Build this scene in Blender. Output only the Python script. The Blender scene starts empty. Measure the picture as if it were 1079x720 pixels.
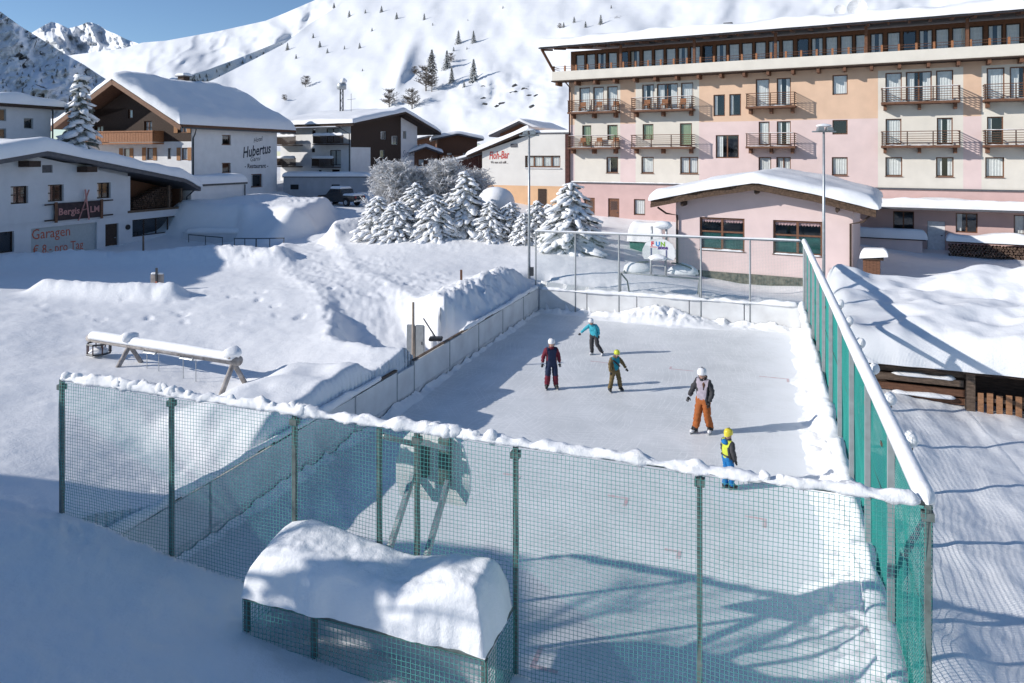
import bpy, bmesh, math, random
import numpy as np
from mathutils import Vector, Matrix
R = math.radians
random.seed(7)
scene = bpy.context.scene
col = scene.collection

# ------------------------------------------------------------------ camera, sky, sun, exposure
ZC, FP, CX, HY = 7.2, 748.0, 539.5, 164.0          # eye height (m), focal length / centre / horizon of the 1079 px wide photo
cam_d = bpy.data.cameras.new('camera'); cam = bpy.data.objects.new('camera', cam_d); col.objects.link(cam)
cam.location = (0, 0, ZC); cam.rotation_euler = (R(90), 0, 0)
cam_d.sensor_width = 36; cam_d.lens = 36 * FP / 1079
cam_d.shift_y = -(360 - HY) / 1079
cam_d.clip_start = .1; cam_d.clip_end = 9000
scene.camera = cam

SUN_AZ, SUN_EL = R(191), R(24)                      # the sun stands left of the camera and a little behind it
sdir = Vector((math.cos(SUN_AZ) * math.cos(SUN_EL), math.sin(SUN_AZ) * math.cos(SUN_EL), math.sin(SUN_EL)))
w = bpy.data.worlds.new('World'); scene.world = w; w.use_nodes = True
nt = w.node_tree; bg = nt.nodes['Background']
sky = nt.nodes.new('ShaderNodeTexSky'); sky.sky_type = 'NISHITA'; sky.sun_disc = False
sky.sun_elevation = SUN_EL; sky.sun_rotation = math.pi / 2 - SUN_AZ
sky.altitude = 1700; sky.air_density = 1.0; sky.dust_density = 0.; sky.ozone_density = 3.6
nt.links.new(sky.outputs[0], bg.inputs[0]); bg.inputs[1].default_value = .118
sl = bpy.data.lights.new('sun', 'SUN'); sl.energy = 4.3; sl.angle = R(.55); sl.color = (1, .955, .90)
so = bpy.data.objects.new('sun', sl); col.objects.link(so)
so.rotation_euler = sdir.to_track_quat('Z', 'Y').to_euler(); so.location = (-60, -12, 40)
vs = scene.view_settings
vs.view_transform = 'Standard'; vs.look = 'None'; vs.exposure = .14; vs.gamma = 1; vs.use_curve_mapping = False
scene.cycles.use_denoising = True
scene.cycles.max_bounces = 6; scene.cycles.transparent_max_bounces = 24
scene.cycles.caustics_reflective = False; scene.cycles.caustics_refractive = False

# ------------------------------------------------------------------ materials
MATS = {}
def mat(name, c=(.8, .8, .8), rough=.7, var=.12, scale=6., bump=0., bscale=40., metal=0., stretch=None, c2=None, spec=.35, thr=None):
    """principled material whose colour wanders between two tones with noise; optional relief"""
    if name in MATS: return MATS[name]
    m = bpy.data.materials.new(name); m.use_nodes = True; MATS[name] = m
    n = m.node_tree.nodes; l = m.node_tree.links; p = n['Principled BSDF']
    p.inputs['Roughness'].default_value = rough; p.inputs['Metallic'].default_value = metal
    p.inputs['Specular IOR Level'].default_value = spec
    tc = n.new('ShaderNodeTexCoord'); mp = n.new('ShaderNodeMapping'); l.new(tc.outputs['Object'], mp.inputs[0])
    if stretch: mp.inputs['Scale'].default_value = stretch
    nz = n.new('ShaderNodeTexNoise'); nz.inputs['Scale'].default_value = scale; nz.inputs['Detail'].default_value = 6
    l.new(mp.outputs[0], nz.inputs['Vector'])
    cr = n.new('ShaderNodeValToRGB'); l.new(nz.outputs[0], cr.inputs[0])
    a = c2 if c2 else tuple(max(0, v * (1 - var)) for v in c); b = c if c2 else tuple(min(1, v * (1 + var * .6)) for v in c)
    lo, hi = thr if thr else (.32, .68)
    cr.color_ramp.elements[0].position = lo; cr.color_ramp.elements[1].position = hi
    cr.color_ramp.elements[0].color = (*a, 1); cr.color_ramp.elements[1].color = (*b, 1)
    l.new(cr.outputs[0], p.inputs['Base Color'])
    if bump:
        n2 = n.new('ShaderNodeTexNoise'); n2.inputs['Scale'].default_value = bscale; n2.inputs['Detail'].default_value = 5
        l.new(mp.outputs[0], n2.inputs['Vector'])
        bp = n.new('ShaderNodeBump'); bp.inputs['Strength'].default_value = bump; bp.inputs['Distance'].default_value = .03
        l.new(n2.outputs[0], bp.inputs['Height']); l.new(bp.outputs[0], p.inputs['Normal'])
    return m

def snow_mat(name, c=(.885, .888, .895), big=.5, fine=.35, dist=.05):
    m = bpy.data.materials.new(name); m.use_nodes = True; MATS[name] = m
    n = m.node_tree.nodes; l = m.node_tree.links; p = n['Principled BSDF']
    p.inputs['Roughness'].default_value = .65; p.inputs['Specular IOR Level'].default_value = .25
    g = n.new('ShaderNodeNewGeometry')
    a = n.new('ShaderNodeTexNoise'); a.inputs['Scale'].default_value = 2.2; a.inputs['Detail'].default_value = 7; a.inputs['Roughness'].default_value = .62
    b = n.new('ShaderNodeTexNoise'); b.inputs['Scale'].default_value = 22; b.inputs['Detail'].default_value = 4
    l.new(g.outputs['Position'], a.inputs['Vector']); l.new(g.outputs['Position'], b.inputs['Vector'])
    mx0 = n.new('ShaderNodeMath'); mx0.operation = 'MULTIPLY_ADD'; mx0.inputs[1].default_value = .22; l.new(b.outputs[0], mx0.inputs[0]); l.new(a.outputs[0], mx0.inputs[2])
    c3 = n.new('ShaderNodeTexNoise'); c3.inputs['Scale'].default_value = 75; c3.inputs['Detail'].default_value = 3; l.new(g.outputs['Position'], c3.inputs['Vector'])
    mx = n.new('ShaderNodeMath'); mx.operation = 'MULTIPLY_ADD'; mx.inputs[1].default_value = .13; l.new(c3.outputs[0], mx.inputs[0]); l.new(mx0.outputs[0], mx.inputs[2])
    bp = n.new('ShaderNodeBump'); bp.inputs['Strength'].default_value = big; bp.inputs['Distance'].default_value = dist
    l.new(mx.outputs[0], bp.inputs['Height']); l.new(bp.outputs[0], p.inputs['Normal'])
    cr = n.new('ShaderNodeValToRGB'); cr.color_ramp.elements[0].position = .3; cr.color_ramp.elements[1].position = .7
    cr.color_ramp.elements[0].color = (*[v * .965 for v in c], 1); cr.color_ramp.elements[1].color = (*c, 1)
    l.new(a.outputs[0], cr.inputs[0]); l.new(cr.outputs[0], p.inputs['Base Color'])
    return m
SNOW = snow_mat('snow', dist=.06); SNOWR = snow_mat('roof_snow', big=.35, dist=.09); SNOWF = snow_mat('far_snow', big=.2, dist=.2)

def glass_mat(name, tint, refl):
    m = bpy.data.materials.new(name); m.use_nodes = True; MATS[name] = m
    n = m.node_tree.nodes; l = m.node_tree.links; out = n['Material Output']
    tr = n.new('ShaderNodeBsdfTransparent'); tr.inputs[0].default_value = (*tint, 1)
    gl = n.new('ShaderNodeBsdfGlossy'); gl.inputs['Roughness'].default_value = .03; gl.inputs[0].default_value = (.9, .95, 1, 1)
    lw = n.new('ShaderNodeLayerWeight'); lw.inputs[0].default_value = .5; fr = n.new('ShaderNodeMath'); fr.operation = 'POWER'; fr.inputs[1].default_value = 4; l.new(lw.outputs['Facing'], fr.inputs[0])
    ad = n.new('ShaderNodeMath'); ad.operation = 'ADD'; ad.inputs[1].default_value = refl; l.new(fr.outputs[0], ad.inputs[0])
    mx = n.new('ShaderNodeMixShader'); l.new(ad.outputs[0], mx.inputs[0]); l.new(tr.outputs[0], mx.inputs[1]); l.new(gl.outputs[0], mx.inputs[2])
    l.new(mx.outputs[0], out.inputs[0])
    return m
GLASS = glass_mat('window_glass', (.90, .92, .92), .07)

def cloth_net_mat(name, c):
    m = mat(name, c, .6, .2, 30)
    return m
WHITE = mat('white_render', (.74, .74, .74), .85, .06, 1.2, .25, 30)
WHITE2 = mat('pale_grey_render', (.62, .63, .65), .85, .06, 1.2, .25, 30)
CREAM = mat('cream_render', (.70, .655, .575), .85, .06, 1.0, .25, 30)
ORANGE = mat('apricot_render', (.69, .48, .34), .85, .07, 1.0, .25, 30)
PINK = mat('pale_pink_render', (.71, .56, .53), .85, .06, 1.0, .25, 30)
ROSE = mat('rose_render', (.60, .42, .39), .85, .08, 1.0, .25, 30)
PEACH = mat('peach_render', (.72, .45, .26), .85, .08, 1.0)
WOOD_D = mat('dark_timber', (.060, .038, .028), .8, .45, 5, .4, 30, stretch=(1, 1, 8))
WOOD_M = mat('brown_timber', (.16, .075, .042), .7, .35, 5, .3, 30, stretch=(1, 1, 6))
WOOD_O = mat('orange_timber', (.34, .15, .07), .65, .3, 5, .3, 30, stretch=(1, 1, 6))
WOOD_G = mat('weathered_timber', (.15, .105, .075), .85, .45, 6, .5, 25, stretch=(1, 1, 5))
WOOD_R = mat('dark_red_timber', (.085, .032, .026), .8, .35, 5)
FRAME = mat('window_frame_timber', (.17, .08, .045), .6, .2, 8)
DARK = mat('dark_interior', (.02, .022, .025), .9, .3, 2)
CURT = mat('curtain_cloth', (.78, .78, .76), .9, .1, 5)
CURTG = mat('green_blind_cloth', (.28, .36, .22), .9, .1, 5)
CURTP = mat('pink_valance_cloth', (.55, .36, .36), .9, .15, 9)
STONE = mat('field_stone', (.20, .19, .15), .9, .5, 5, .9, 7, c2=(.06, .065, .055))
FASCIA = mat('grey_roof_edge', (.10, .10, .11), .6, .2, 6)
METAL = mat('galvanised_steel', (.40, .42, .43), .45, .15, 8, metal=.6)
GREYP = mat('grey_paint', (.33, .35, .36), .5, .12, 8)
DMETAL = mat('dark_steel', (.06, .065, .07), .5, .2, 8)
GPOST = mat('green_grey_post_paint', (.14, .17, .16), .5, .25, 12)
NET = mat('green_net_cord', (.09, .36, .325), .6, .15, 20)
NETR = mat('bright_green_net_cord', (.03, .29, .25), .6, .12, 20)
BOARD = mat('white_rink_board', (.74, .75, .75), .55, .10, 1.5, c2=(.60, .60, .60))
GREEN = mat('dark_green_plastic', (.03, .14, .11), .5, .2, 5)
BLACK = mat('black_plastic', (.02, .02, .022), .5, .2, 6)
NEEDLE = mat('spruce_needles', (.060, .075, .042), .8, .4, 3, c2=(.03, .042, .028)); NEEDLEF = mat('frosted_needles', (.34, .35, .33), .85, .4, 2.2, c2=(.065, .075, .05))
BARK = mat('bark', (.09, .065, .05), .9, .35, 8, .5, 20)
FROST = mat('frosted_twigs', (.82, .83, .85), .9, .4, 5, c2=(.50, .48, .46))
TWIG = mat('bare_twigs', (.17, .145, .125), .9, .3, 6)
LOG = mat('log_ends', (.20, .13, .09), .9, .6, 14, c2=(.03, .02, .018))
ROCK = mat('rock', (.085, .085, .085), .95, .4, 3)

# ------------------------------------------------------------------ numpy noise
_tab = np.random.RandomState(3).rand(256, 256)
def vnoise(x, y):
    xi = np.floor(x).astype(int); yi = np.floor(y).astype(int); fx = x - xi; fy = y - yi
    fx = fx * fx * fx * (fx * (fx * 6 - 15) + 10); fy = fy * fy * fy * (fy * (fy * 6 - 15) + 10)
    g = lambda i, j: _tab[(xi + i) % 256, (yi + j) % 256]
    return (g(0, 0) * (1 - fx) + g(1, 0) * fx) * (1 - fy) + (g(0, 1) * (1 - fx) + g(1, 1) * fx) * fy - .5
def fbm(x, y, o=4, s=1., lac=2.03, gain=.5):
    t = 0; a = 1.
    x = np.asarray(x, float) * s; y = np.asarray(y, float) * s
    for i in range(o):
        t = t + a * vnoise(x + 17.3 * i, y + 9.1 * i); x = x * lac; y = y * lac; a *= gain
    return t
def sstep(a, b, x):
    t = np.clip((x - a) / (b - a), 0, 1); return t * t * (3 - 2 * t)

# ------------------------------------------------------------------ object helpers
def tag(o, label=None, cat=None, group=None, kind=None):
    if label: o['label'] = label
    if cat: o['category'] = cat
    if group: o['group'] = group
    if kind: o['kind'] = kind
    return o
def thing(name, label, cat, loc=(0, 0, 0), rz=0, group=None):
    o = bpy.data.objects.new(name, None); col.objects.link(o); o.empty_display_size = .3
    o.location = loc; o.rotation_euler = (0, 0, rz)
    return tag(o, label, cat, group)
def link(name, me, m=None, parent=None, loc=None, rz=None):
    o = bpy.data.objects.new(name, me); col.objects.link(o)
    if m is not None and not me.materials: me.materials.append(m)
    if parent is not None: o.parent = parent
    if loc is not None: o.location = loc
    if rz is not None: o.rotation_euler = (0, 0, rz)
    return o
def rebase(t, base):
    """put a thing's origin at its base while its parts stay where they are"""
    base = Vector(base); t.location = t.location + base
    for ch in t.children: ch.location = ch.location - base
def npmesh(name, V, Q, smooth=True, mats=None, mi=None):
    """mesh from numpy vertices and quads"""
    me = bpy.data.meshes.new(name); V = np.asarray(V, np.float32); Q = np.asarray(Q, np.int32); k = Q.shape[1]
    me.vertices.add(len(V)); me.vertices.foreach_set('co', V.ravel())
    me.loops.add(Q.size); me.loops.foreach_set('vertex_index', Q.ravel())
    me.polygons.add(len(Q)); me.polygons.foreach_set('loop_start', np.arange(0, Q.size, k, dtype=np.int32))
    if smooth: me.polygons.foreach_set('use_smooth', np.ones(len(Q), bool))
    for m in (mats or []): me.materials.append(m)
    if mi is not None: me.polygons.foreach_set('material_index', np.asarray(mi, np.int32))
    me.update(calc_edges=True); me.validate()
    return me
def gridquads(nu, nv, wrap=False):
    i, j = np.meshgrid(np.arange(nu if wrap else nu - 1), np.arange(nv - 1), indexing='ij')
    i2 = (i + 1) % nu
    return np.stack([i * nv + j, i2 * nv + j, i2 * nv + j + 1, i * nv + j + 1], -1).reshape(-1, 4)

class MB:
    """collects simple solids and links them as ONE mesh object"""
    def __init__(s): s.v = []; s.f = []; s.m = []; s.k = 0
    def add(s, vs, fs):
        o = len(s.v); s.v += [tuple(p) for p in vs]; s.f += [tuple(o + i for i in f) for f in fs]; s.m += [s.k] * len(fs); return s
    def box(s, x0, x1, y0, y1, z0, z1):
        vs = [(x, y, z) for z in (z0, z1) for y in (y0, y1) for x in (x0, x1)]
        return s.add(vs, [(0, 2, 3, 1), (4, 5, 7, 6), (0, 1, 5, 4), (2, 6, 7, 3), (0, 4, 6, 2), (1, 3, 7, 5)])
    def bar(s, a, b, w, h=None):
        a = Vector(a); b = Vector(b); d = (b - a).normalized(); h = h or w
        up = Vector((0, 0, 1)) if abs(d.z) < .95 else Vector((0, 1, 0))
        x = d.cross(up).normalized(); y = x.cross(d)
        vs = [p + x * i * w / 2 + y * j * h / 2 for p in (a, b) for i, j in ((-1, -1), (1, -1), (1, 1), (-1, 1))]
        return s.add(vs, [(3, 2, 1, 0), (4, 5, 6, 7), (0, 1, 5, 4), (1, 2, 6, 5), (2, 3, 7, 6), (3, 0, 4, 7)])
    def tube(s, pts, r, n=8, caps=True):
        pts = [Vector(p) for p in pts]; rs = r if isinstance(r, (list, tuple)) else [r] * len(pts); o = []
        for i, p in enumerate(pts):
            d = (pts[min(i + 1, len(pts) - 1)] - pts[max(i - 1, 0)]).normalized()
            up = Vector((0, 0, 1)) if abs(d.z) < .9 else Vector((0, 1, 0))
            x = d.cross(up).normalized(); y = x.cross(d)
            o += [p + (x * math.cos(t * 2 * math.pi / n) + y * math.sin(t * 2 * math.pi / n)) * rs[i] for t in range(n)]
        fs = [(i * n + t, i * n + (t + 1) % n, (i + 1) * n + (t + 1) % n, (i + 1) * n + t) for i in range(len(pts) - 1) for t in range(n)]
        if caps: fs += [tuple(range(n - 1, -1, -1)), tuple((len(pts) - 1) * n + t for t in range(n))]
        return s.add(o, fs)
    def prism(s, poly, y0, y1):
        """polygon of (x, z) pushed from y0 to y1"""
        n = len(poly); vs = [(x, y0, z) for x, z in poly] + [(x, y1, z) for x, z in poly]
        return s.add(vs, [tuple(range(n)), tuple(range(2 * n - 1, n - 1, -1))] + [(i, n + i, n + (i + 1) % n, (i + 1) % n) for i in range(n)])
    def lathe(s, prof, c=(0, 0, 0), n=16):
        vs = [(c[0] + r * math.cos(t * 2 * math.pi / n), c[1] + r * math.sin(t * 2 * math.pi / n), c[2] + z) for r, z in prof for t in range(n)]
        k = len(prof)
        fs = [(i * n + t, i * n + (t + 1) % n, (i + 1) * n + (t + 1) % n, (i + 1) * n + t) for i in range(k - 1) for t in range(n)]
        fs += [tuple(range(n - 1, -1, -1)), tuple((k - 1) * n + t for t in range(n))]
        return s.add(vs, fs)
    def blob(s, c, rad, amp=.12, seed=0, sub=2, flat=None, dr=None):
        """lumpy ellipsoid"""
        vs, fs = ICO[sub]; rx, ry, rz = rad if isinstance(rad, (tuple, list)) else (rad,) * 3
        rnd = random.Random(seed); a = [rnd.uniform(0, 6.28) for _ in range(6)]; o = []
        for x, y, z in vs:
            k = 1 + amp * (math.sin(3.1 * x + a[0]) * math.sin(2.7 * y + a[1]) + .6 * math.sin(5.3 * z + 4.1 * x + a[2]) * math.sin(4.7 * y + a[3]))
            zz = z * rz * k
            if flat is not None: zz = max(zz, -flat)
            if dr is None: o.append((c[0] + x * rx * k, c[1] + y * ry * k, c[2] + zz))
            else: o.append((c[0] + dr[0] * x * rx * k - dr[1] * y * ry * k, c[1] + dr[1] * x * rx * k + dr[0] * y * ry * k, c[2] + zz + dr[2] * x * rx * k))
        return s.add(o, fs)
    def build(s, name, m, parent=None, smooth=False, loc=None, rz=None, bevel=0):
        me = bpy.data.meshes.new(name); me.from_pydata(s.v, [], s.f)
        ms = m if isinstance(m, (list, tuple)) else [m]
        for q in ms: me.materials.append(q)
        if len(ms) > 1: me.polygons.foreach_set('material_index', s.m)
        bm = bmesh.new(); bm.from_mesh(me); bmesh.ops.recalc_face_normals(bm, faces=bm.faces)
        if bevel: bmesh.ops.bevel(bm, geom=list(bm.edges), offset=bevel, segments=1, affect='EDGES', clamp_overlap=True)
        bm.to_mesh(me); bm.free()
        if smooth: me.polygons.foreach_set('use_smooth', [True] * len(me.polygons))
        return link(name, me, None, parent, loc, rz)
ICO = {}
for _s in (1, 2, 3):
    _b = bmesh.new(); bmesh.ops.create_icosphere(_b, subdivisions=_s, radius=1)
    ICO[_s] = ([tuple(v.co) for v in _b.verts], [tuple(v.index for v in f.verts) for f in _b.faces]); _b.free()

def at(px, py, Y):
    """the point the photo shows at (px, py) when it stands Y metres ahead of the eye"""
    return Vector(((px - CX) / FP * Y, Y, ZC + (HY - py) / FP * Y))
def gnd(px, py, z): return at(px, py, FP * (ZC - z) / (py - HY))

def snow_slab(name, parent, x0, x1, y0, y1, zb, th, seed=0, res=.35, amp=.12, edge=None, m=None, droop=.0, flat=1.):
    """a blanket of snow with rounded rims lying on the surface z = zb(x, y), local axes"""
    edge = edge or th * .9
    def axis(a, b):
        n = max(4, int((b - a) / res)); core = np.linspace(a + edge, b - edge, n) if b - a > 2.2 * edge else np.array([(a + b) / 2])
        k = edge * np.array([0, .04, .13, .28, .5, .75]); return np.unique(np.concatenate([a + k, core, b - k]))
    xs = axis(x0, x1); ys = axis(y0, y1); X, Y = np.meshgrid(xs, ys, indexing='ij')
    d = np.minimum(np.minimum(X - x0, x1 - X), np.minimum(Y - y0, y1 - Y)); q = np.clip(d / edge, 0, 1)
    h = th * np.sqrt(1 - (1 - q) ** 2) * (1 + amp * 2 * fbm(X + seed * 7.7, Y + seed * 3.1, 3, .45)) + amp * .12 * q * fbm(X + seed, Y, 3, 2.2)
    B = np.vectorize(zb)(X, Y) - droop * (1 - q) ** 2
    wob = edge * .22 * fbm(X * 1.3 + seed * 5, Y * 1.3, 3, .9) * (q < .9)
    cx, cy = (x0 + x1) / 2, (y0 + y1) / 2
    Xw = X + wob * np.where(np.minimum(X - x0, x1 - X) < edge, np.sign(X - cx), 0); Yw = Y + wob * np.where(np.minimum(Y - y0, y1 - Y) < edge, np.sign(Y - cy), 0)
    nx, ny = X.shape
    T = np.stack([Xw, Yw, B + h], -1).reshape(-1, 3); L = np.stack([Xw, Yw, B - .002], -1).reshape(-1, 3)
    q1 = gridquads(nx, ny); V = np.concatenate([T, L]); Q = np.concatenate([q1, q1[:, ::-1] + nx * ny])
    return link(name, npmesh(name, V, Q, True, [m or SNOWR]), None, parent)

def snow_ridge(name, parent, pts, wd, ht, seed=0, amp=.5, freq=2.2, seg=.06, n=9, m=None, fine=0.):
    """snow lying along a rail: lumpy half-round ridge through the points"""
    P = [np.array(p, float) for p in pts]; out = []; dist = 0; T = []
    for a, b in zip(P[:-1], P[1:]):
        L = np.linalg.norm(b - a); k = max(2, int(L / seg))
        for i in range(k): out.append(a + (b - a) * i / k); T.append(dist + L * i / k)
        dist += L
    out.append(P[-1]); T.append(dist); C = np.array(out); T = np.array(T)
    D = np.gradient(C, axis=0); D /= np.linalg.norm(D, axis=1)[:, None]; S = np.stack([D[:, 1], -D[:, 0], 0 * T], -1)
    nz = fbm(T * freq + seed * 13.7, T * 0 + seed, 3, 1.) ; n2 = fbm(T * freq * .9 + 40 + seed, T * 0 + 3, 3, 1.)
    end = np.sqrt(np.clip(np.minimum(T, dist - T) / (wd * .7), 0, 1)); hh = ht * np.clip(1 + 1.6 * amp * nz, .22, 3) * end; ww = wd / 2 * np.clip(1 + amp * n2, .4, 2) * end
    V = []
    for j in range(n):
        t = math.pi * (-.08 + 1.16 * j / (n - 1))
        lump = 1 + fine * fbm(T * 9 + j * .7, T * 0 + j * .55 + seed, 2, 1.)
        V.append(C + S * (ww * math.cos(t) * lump)[:, None] + np.array([0, 0, 1.]) * (hh * math.sin(t) * lump)[:, None])
    V = np.stack(V, 0).reshape(-1, 3)
    return link(name, npmesh(name, V, gridquads(n, len(T), True), True, [m or SNOW]), None, parent)

def text(name, s, m, parent, loc, rot, size, ext=.01, shear=0, offset=0, align='LEFT', sx=1):
    cu = bpy.data.curves.new(name, 'FONT'); cu.body = s; cu.size = size; cu.extrude = ext; cu.shear = shear; cu.offset = offset; cu.align_x = align
    cu.resolution_u = 2
    o = bpy.data.objects.new(name, cu); col.objects.link(o); bpy.context.view_layer.update()
    me = bpy.data.meshes.new_from_object(o.evaluated_get(bpy.context.evaluated_depsgraph_get()))
    bpy.data.objects.remove(o); bpy.data.curves.remove(cu); me.materials.clear(); me.materials.append(m)
    r = link(name, me, None, parent); r.location = loc; r.rotation_euler = rot; r.scale = (sx, 1, 1)
    return r
# ------------------------------------------------------------------ the lie of the land
TH = R(19.5); U = np.array([math.cos(TH), -math.sin(TH)]); Vv = np.array([math.sin(TH), math.cos(TH)]); RO = np.array([-7.1, 11.2])
RW, RL, RB = 12.0, 23.3, .57                        # rink width, length, inset of the left boards
def rk(u, v, z=0): p = RO + U * u + Vv * v; return Vector((p[0], p[1], z))
CP = [  # (photo x, photo y, height) of ground one can see
 (5, 500, 1.55), (5, 440, 1.3), (5, 385, 1.25), (5, 340, 1.25), (100, 400, 1.15), (100, 345, 1.1), (200, 335, 1.1), (200, 372, .95), (245, 412, .85), (300, 400, .95),
 (300, 340, 1.15), (300, 303, 1.3), (380, 335, 1.35), (370, 365, 1.4), (150, 318, 1.15), (260, 294, 1.25), (40, 318, 1.2), (440, 300, 1.35), (500, 300, 1.35), (545, 300, 1.3),
 (450, 272, 1.6), (400, 247, 2.1), (480, 250, 2.2), (560, 266, 1.8), (330, 280, 1.3), (360, 262, 1.6), (640, 290, 1.3), (690, 295, 1.1), (800, 312, .75), (850, 320, .7),
 (960, 275, .75), (1060, 292, 1.0), (905, 296, .7), (1000, 440, .6), (1060, 450, .55), (1000, 520, .75), (1060, 600, .9), (1000, 690, 1.15), (1075, 690, .9), (950, 410, .85), (975, 420, .75)]
CW = [  # (x, y, height) of the rest
 (-26, 53, .15), (-24, 58, .2), (-27, 48, .3), (-22, 50, .35), (-30, 40, .6), (-36, 40, .6), (-40, 60, 2), (-30, 64, 2.6), (-24, 75, 2.6), (-30, 90, 4), (-20, 85, 3.6), (-10, 85, 4), (0, 66, 3.2),
 (5, 60, 1.9), (8, 58, 1.7), (14, 54, 1.6), (20, 50, 1.2), (27, 47, .5), (34, 43, .5), (45, 40, .6), (0, 90, 5.5), (20, 80, 5), (50, 70, 5), (-50, 80, 4), (-60, 50, 2), (-60, 20, 2),
 (10, 46, 1.2), (14, 38.8, .05), (18, 36.8, .0), (10.5, 40.5, .25), (12, 38.5, .1), (16, 36, .1), (24, 40, .8), (30, 40, .7), (12.5, 33, .6), (3, 40, 1.9), (6, 37, 1.4), (-3, 44, 2.3), (-8, 50, 2.3), (-4, 55, 2.5), (1, 52, 2.2),
 (-8.0, 10.6, 1.85), (-6.8, 10.6, 1.75), (-5.4, 9.9, 1.5), (-4.2, 9.3, 1.4), (-3.2, 8.55, 1.3), (-1.6, 8.0, 1.08), (-.4, 7.5, .9), (1, 7, .6), (3, 6, .4), (-5, 6.5, 1.8), (-8, 8, 2.1), (-2, 5.5, 1.2), (2, 4, .8), (6, 4, 1.1),
 (-12, 8, 2.1), (-10, 13, 1.6), (-16, 12, 1.8), (-16, 4, 2.2), (-25, 5, 2), (0, 0, 1.8), (9, 10, .8), (12, 6, 1), (16, 14, .5), (20, 20, .5), (25, 28, 1), (-20, 25, 1.4), (-25, 32, 1.2),
 (-9.3, 15.2, 1.25), (-8, 14.4, 1.1), (-6.6, 13.3, .95), (-5.6, 16.6, 1.0)]
_pts = np.array([tuple(gnd(px, py, z)) for px, py, z in CP] + CW)
_c, _z = _pts[:, :2], _pts[:, 2]
def _phi(r2): return np.where(r2 > 1e-9, .5 * r2 * np.log(np.maximum(r2, 1e-9)), 0)
_n = len(_c); _K = _phi(((_c[:, None] - _c[None]) ** 2).sum(-1)) + 1.0 * np.eye(_n); _P = np.c_[np.ones(_n), _c]
_A = np.block([[_K, _P], [_P.T, np.zeros((3, 3))]]); _w = np.linalg.solve(_A, np.r_[_z, 0, 0, 0])
def seg_dist(X, Y, pts):
    """distance to a polyline and the interpolated third coordinate there"""
    D = np.full(X.shape, 1e9); Z = np.zeros(X.shape); S = np.zeros(X.shape); L0 = 0
    for a, b in zip(pts[:-1], pts[1:]):
        ax, ay, bx, by = a[0], a[1], b[0], b[1]; l2 = (bx - ax) ** 2 + (by - ay) ** 2
        t = np.clip(((X - ax) * (bx - ax) + (Y - ay) * (by - ay)) / l2, 0, 1); d = np.hypot(X - ax - t * (bx - ax), Y - ay - t * (by - ay))
        k = d < D; D = np.where(k, d, D); Z = np.where(k, a[2] + t * (b[2] - a[2]), Z); S = np.where(k, L0 + t * l2 ** .5, S); L0 += l2 ** .5
    return D, Z, S
ROAD = [(-26, 50, .15), (-20.5, 49.0, .3), (-16.2, 51, .8), (-13.4, 55, 1.2), (-13.4, 62, 1.6), (-15.2, 70, 2.0), (-18.0, 75, 2.2), (-22, 80, 2.4)]
PATH = [(-2.1, 23.4, .15), (-4.0, 24.4, .25), (-5.4, 27.5, .7), (-7.0, 31.5, 1.0), (-9.6, 36.0, 1.15), (-12.0, 42.5, 1.1), (-14.2, 49, .9)]
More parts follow.
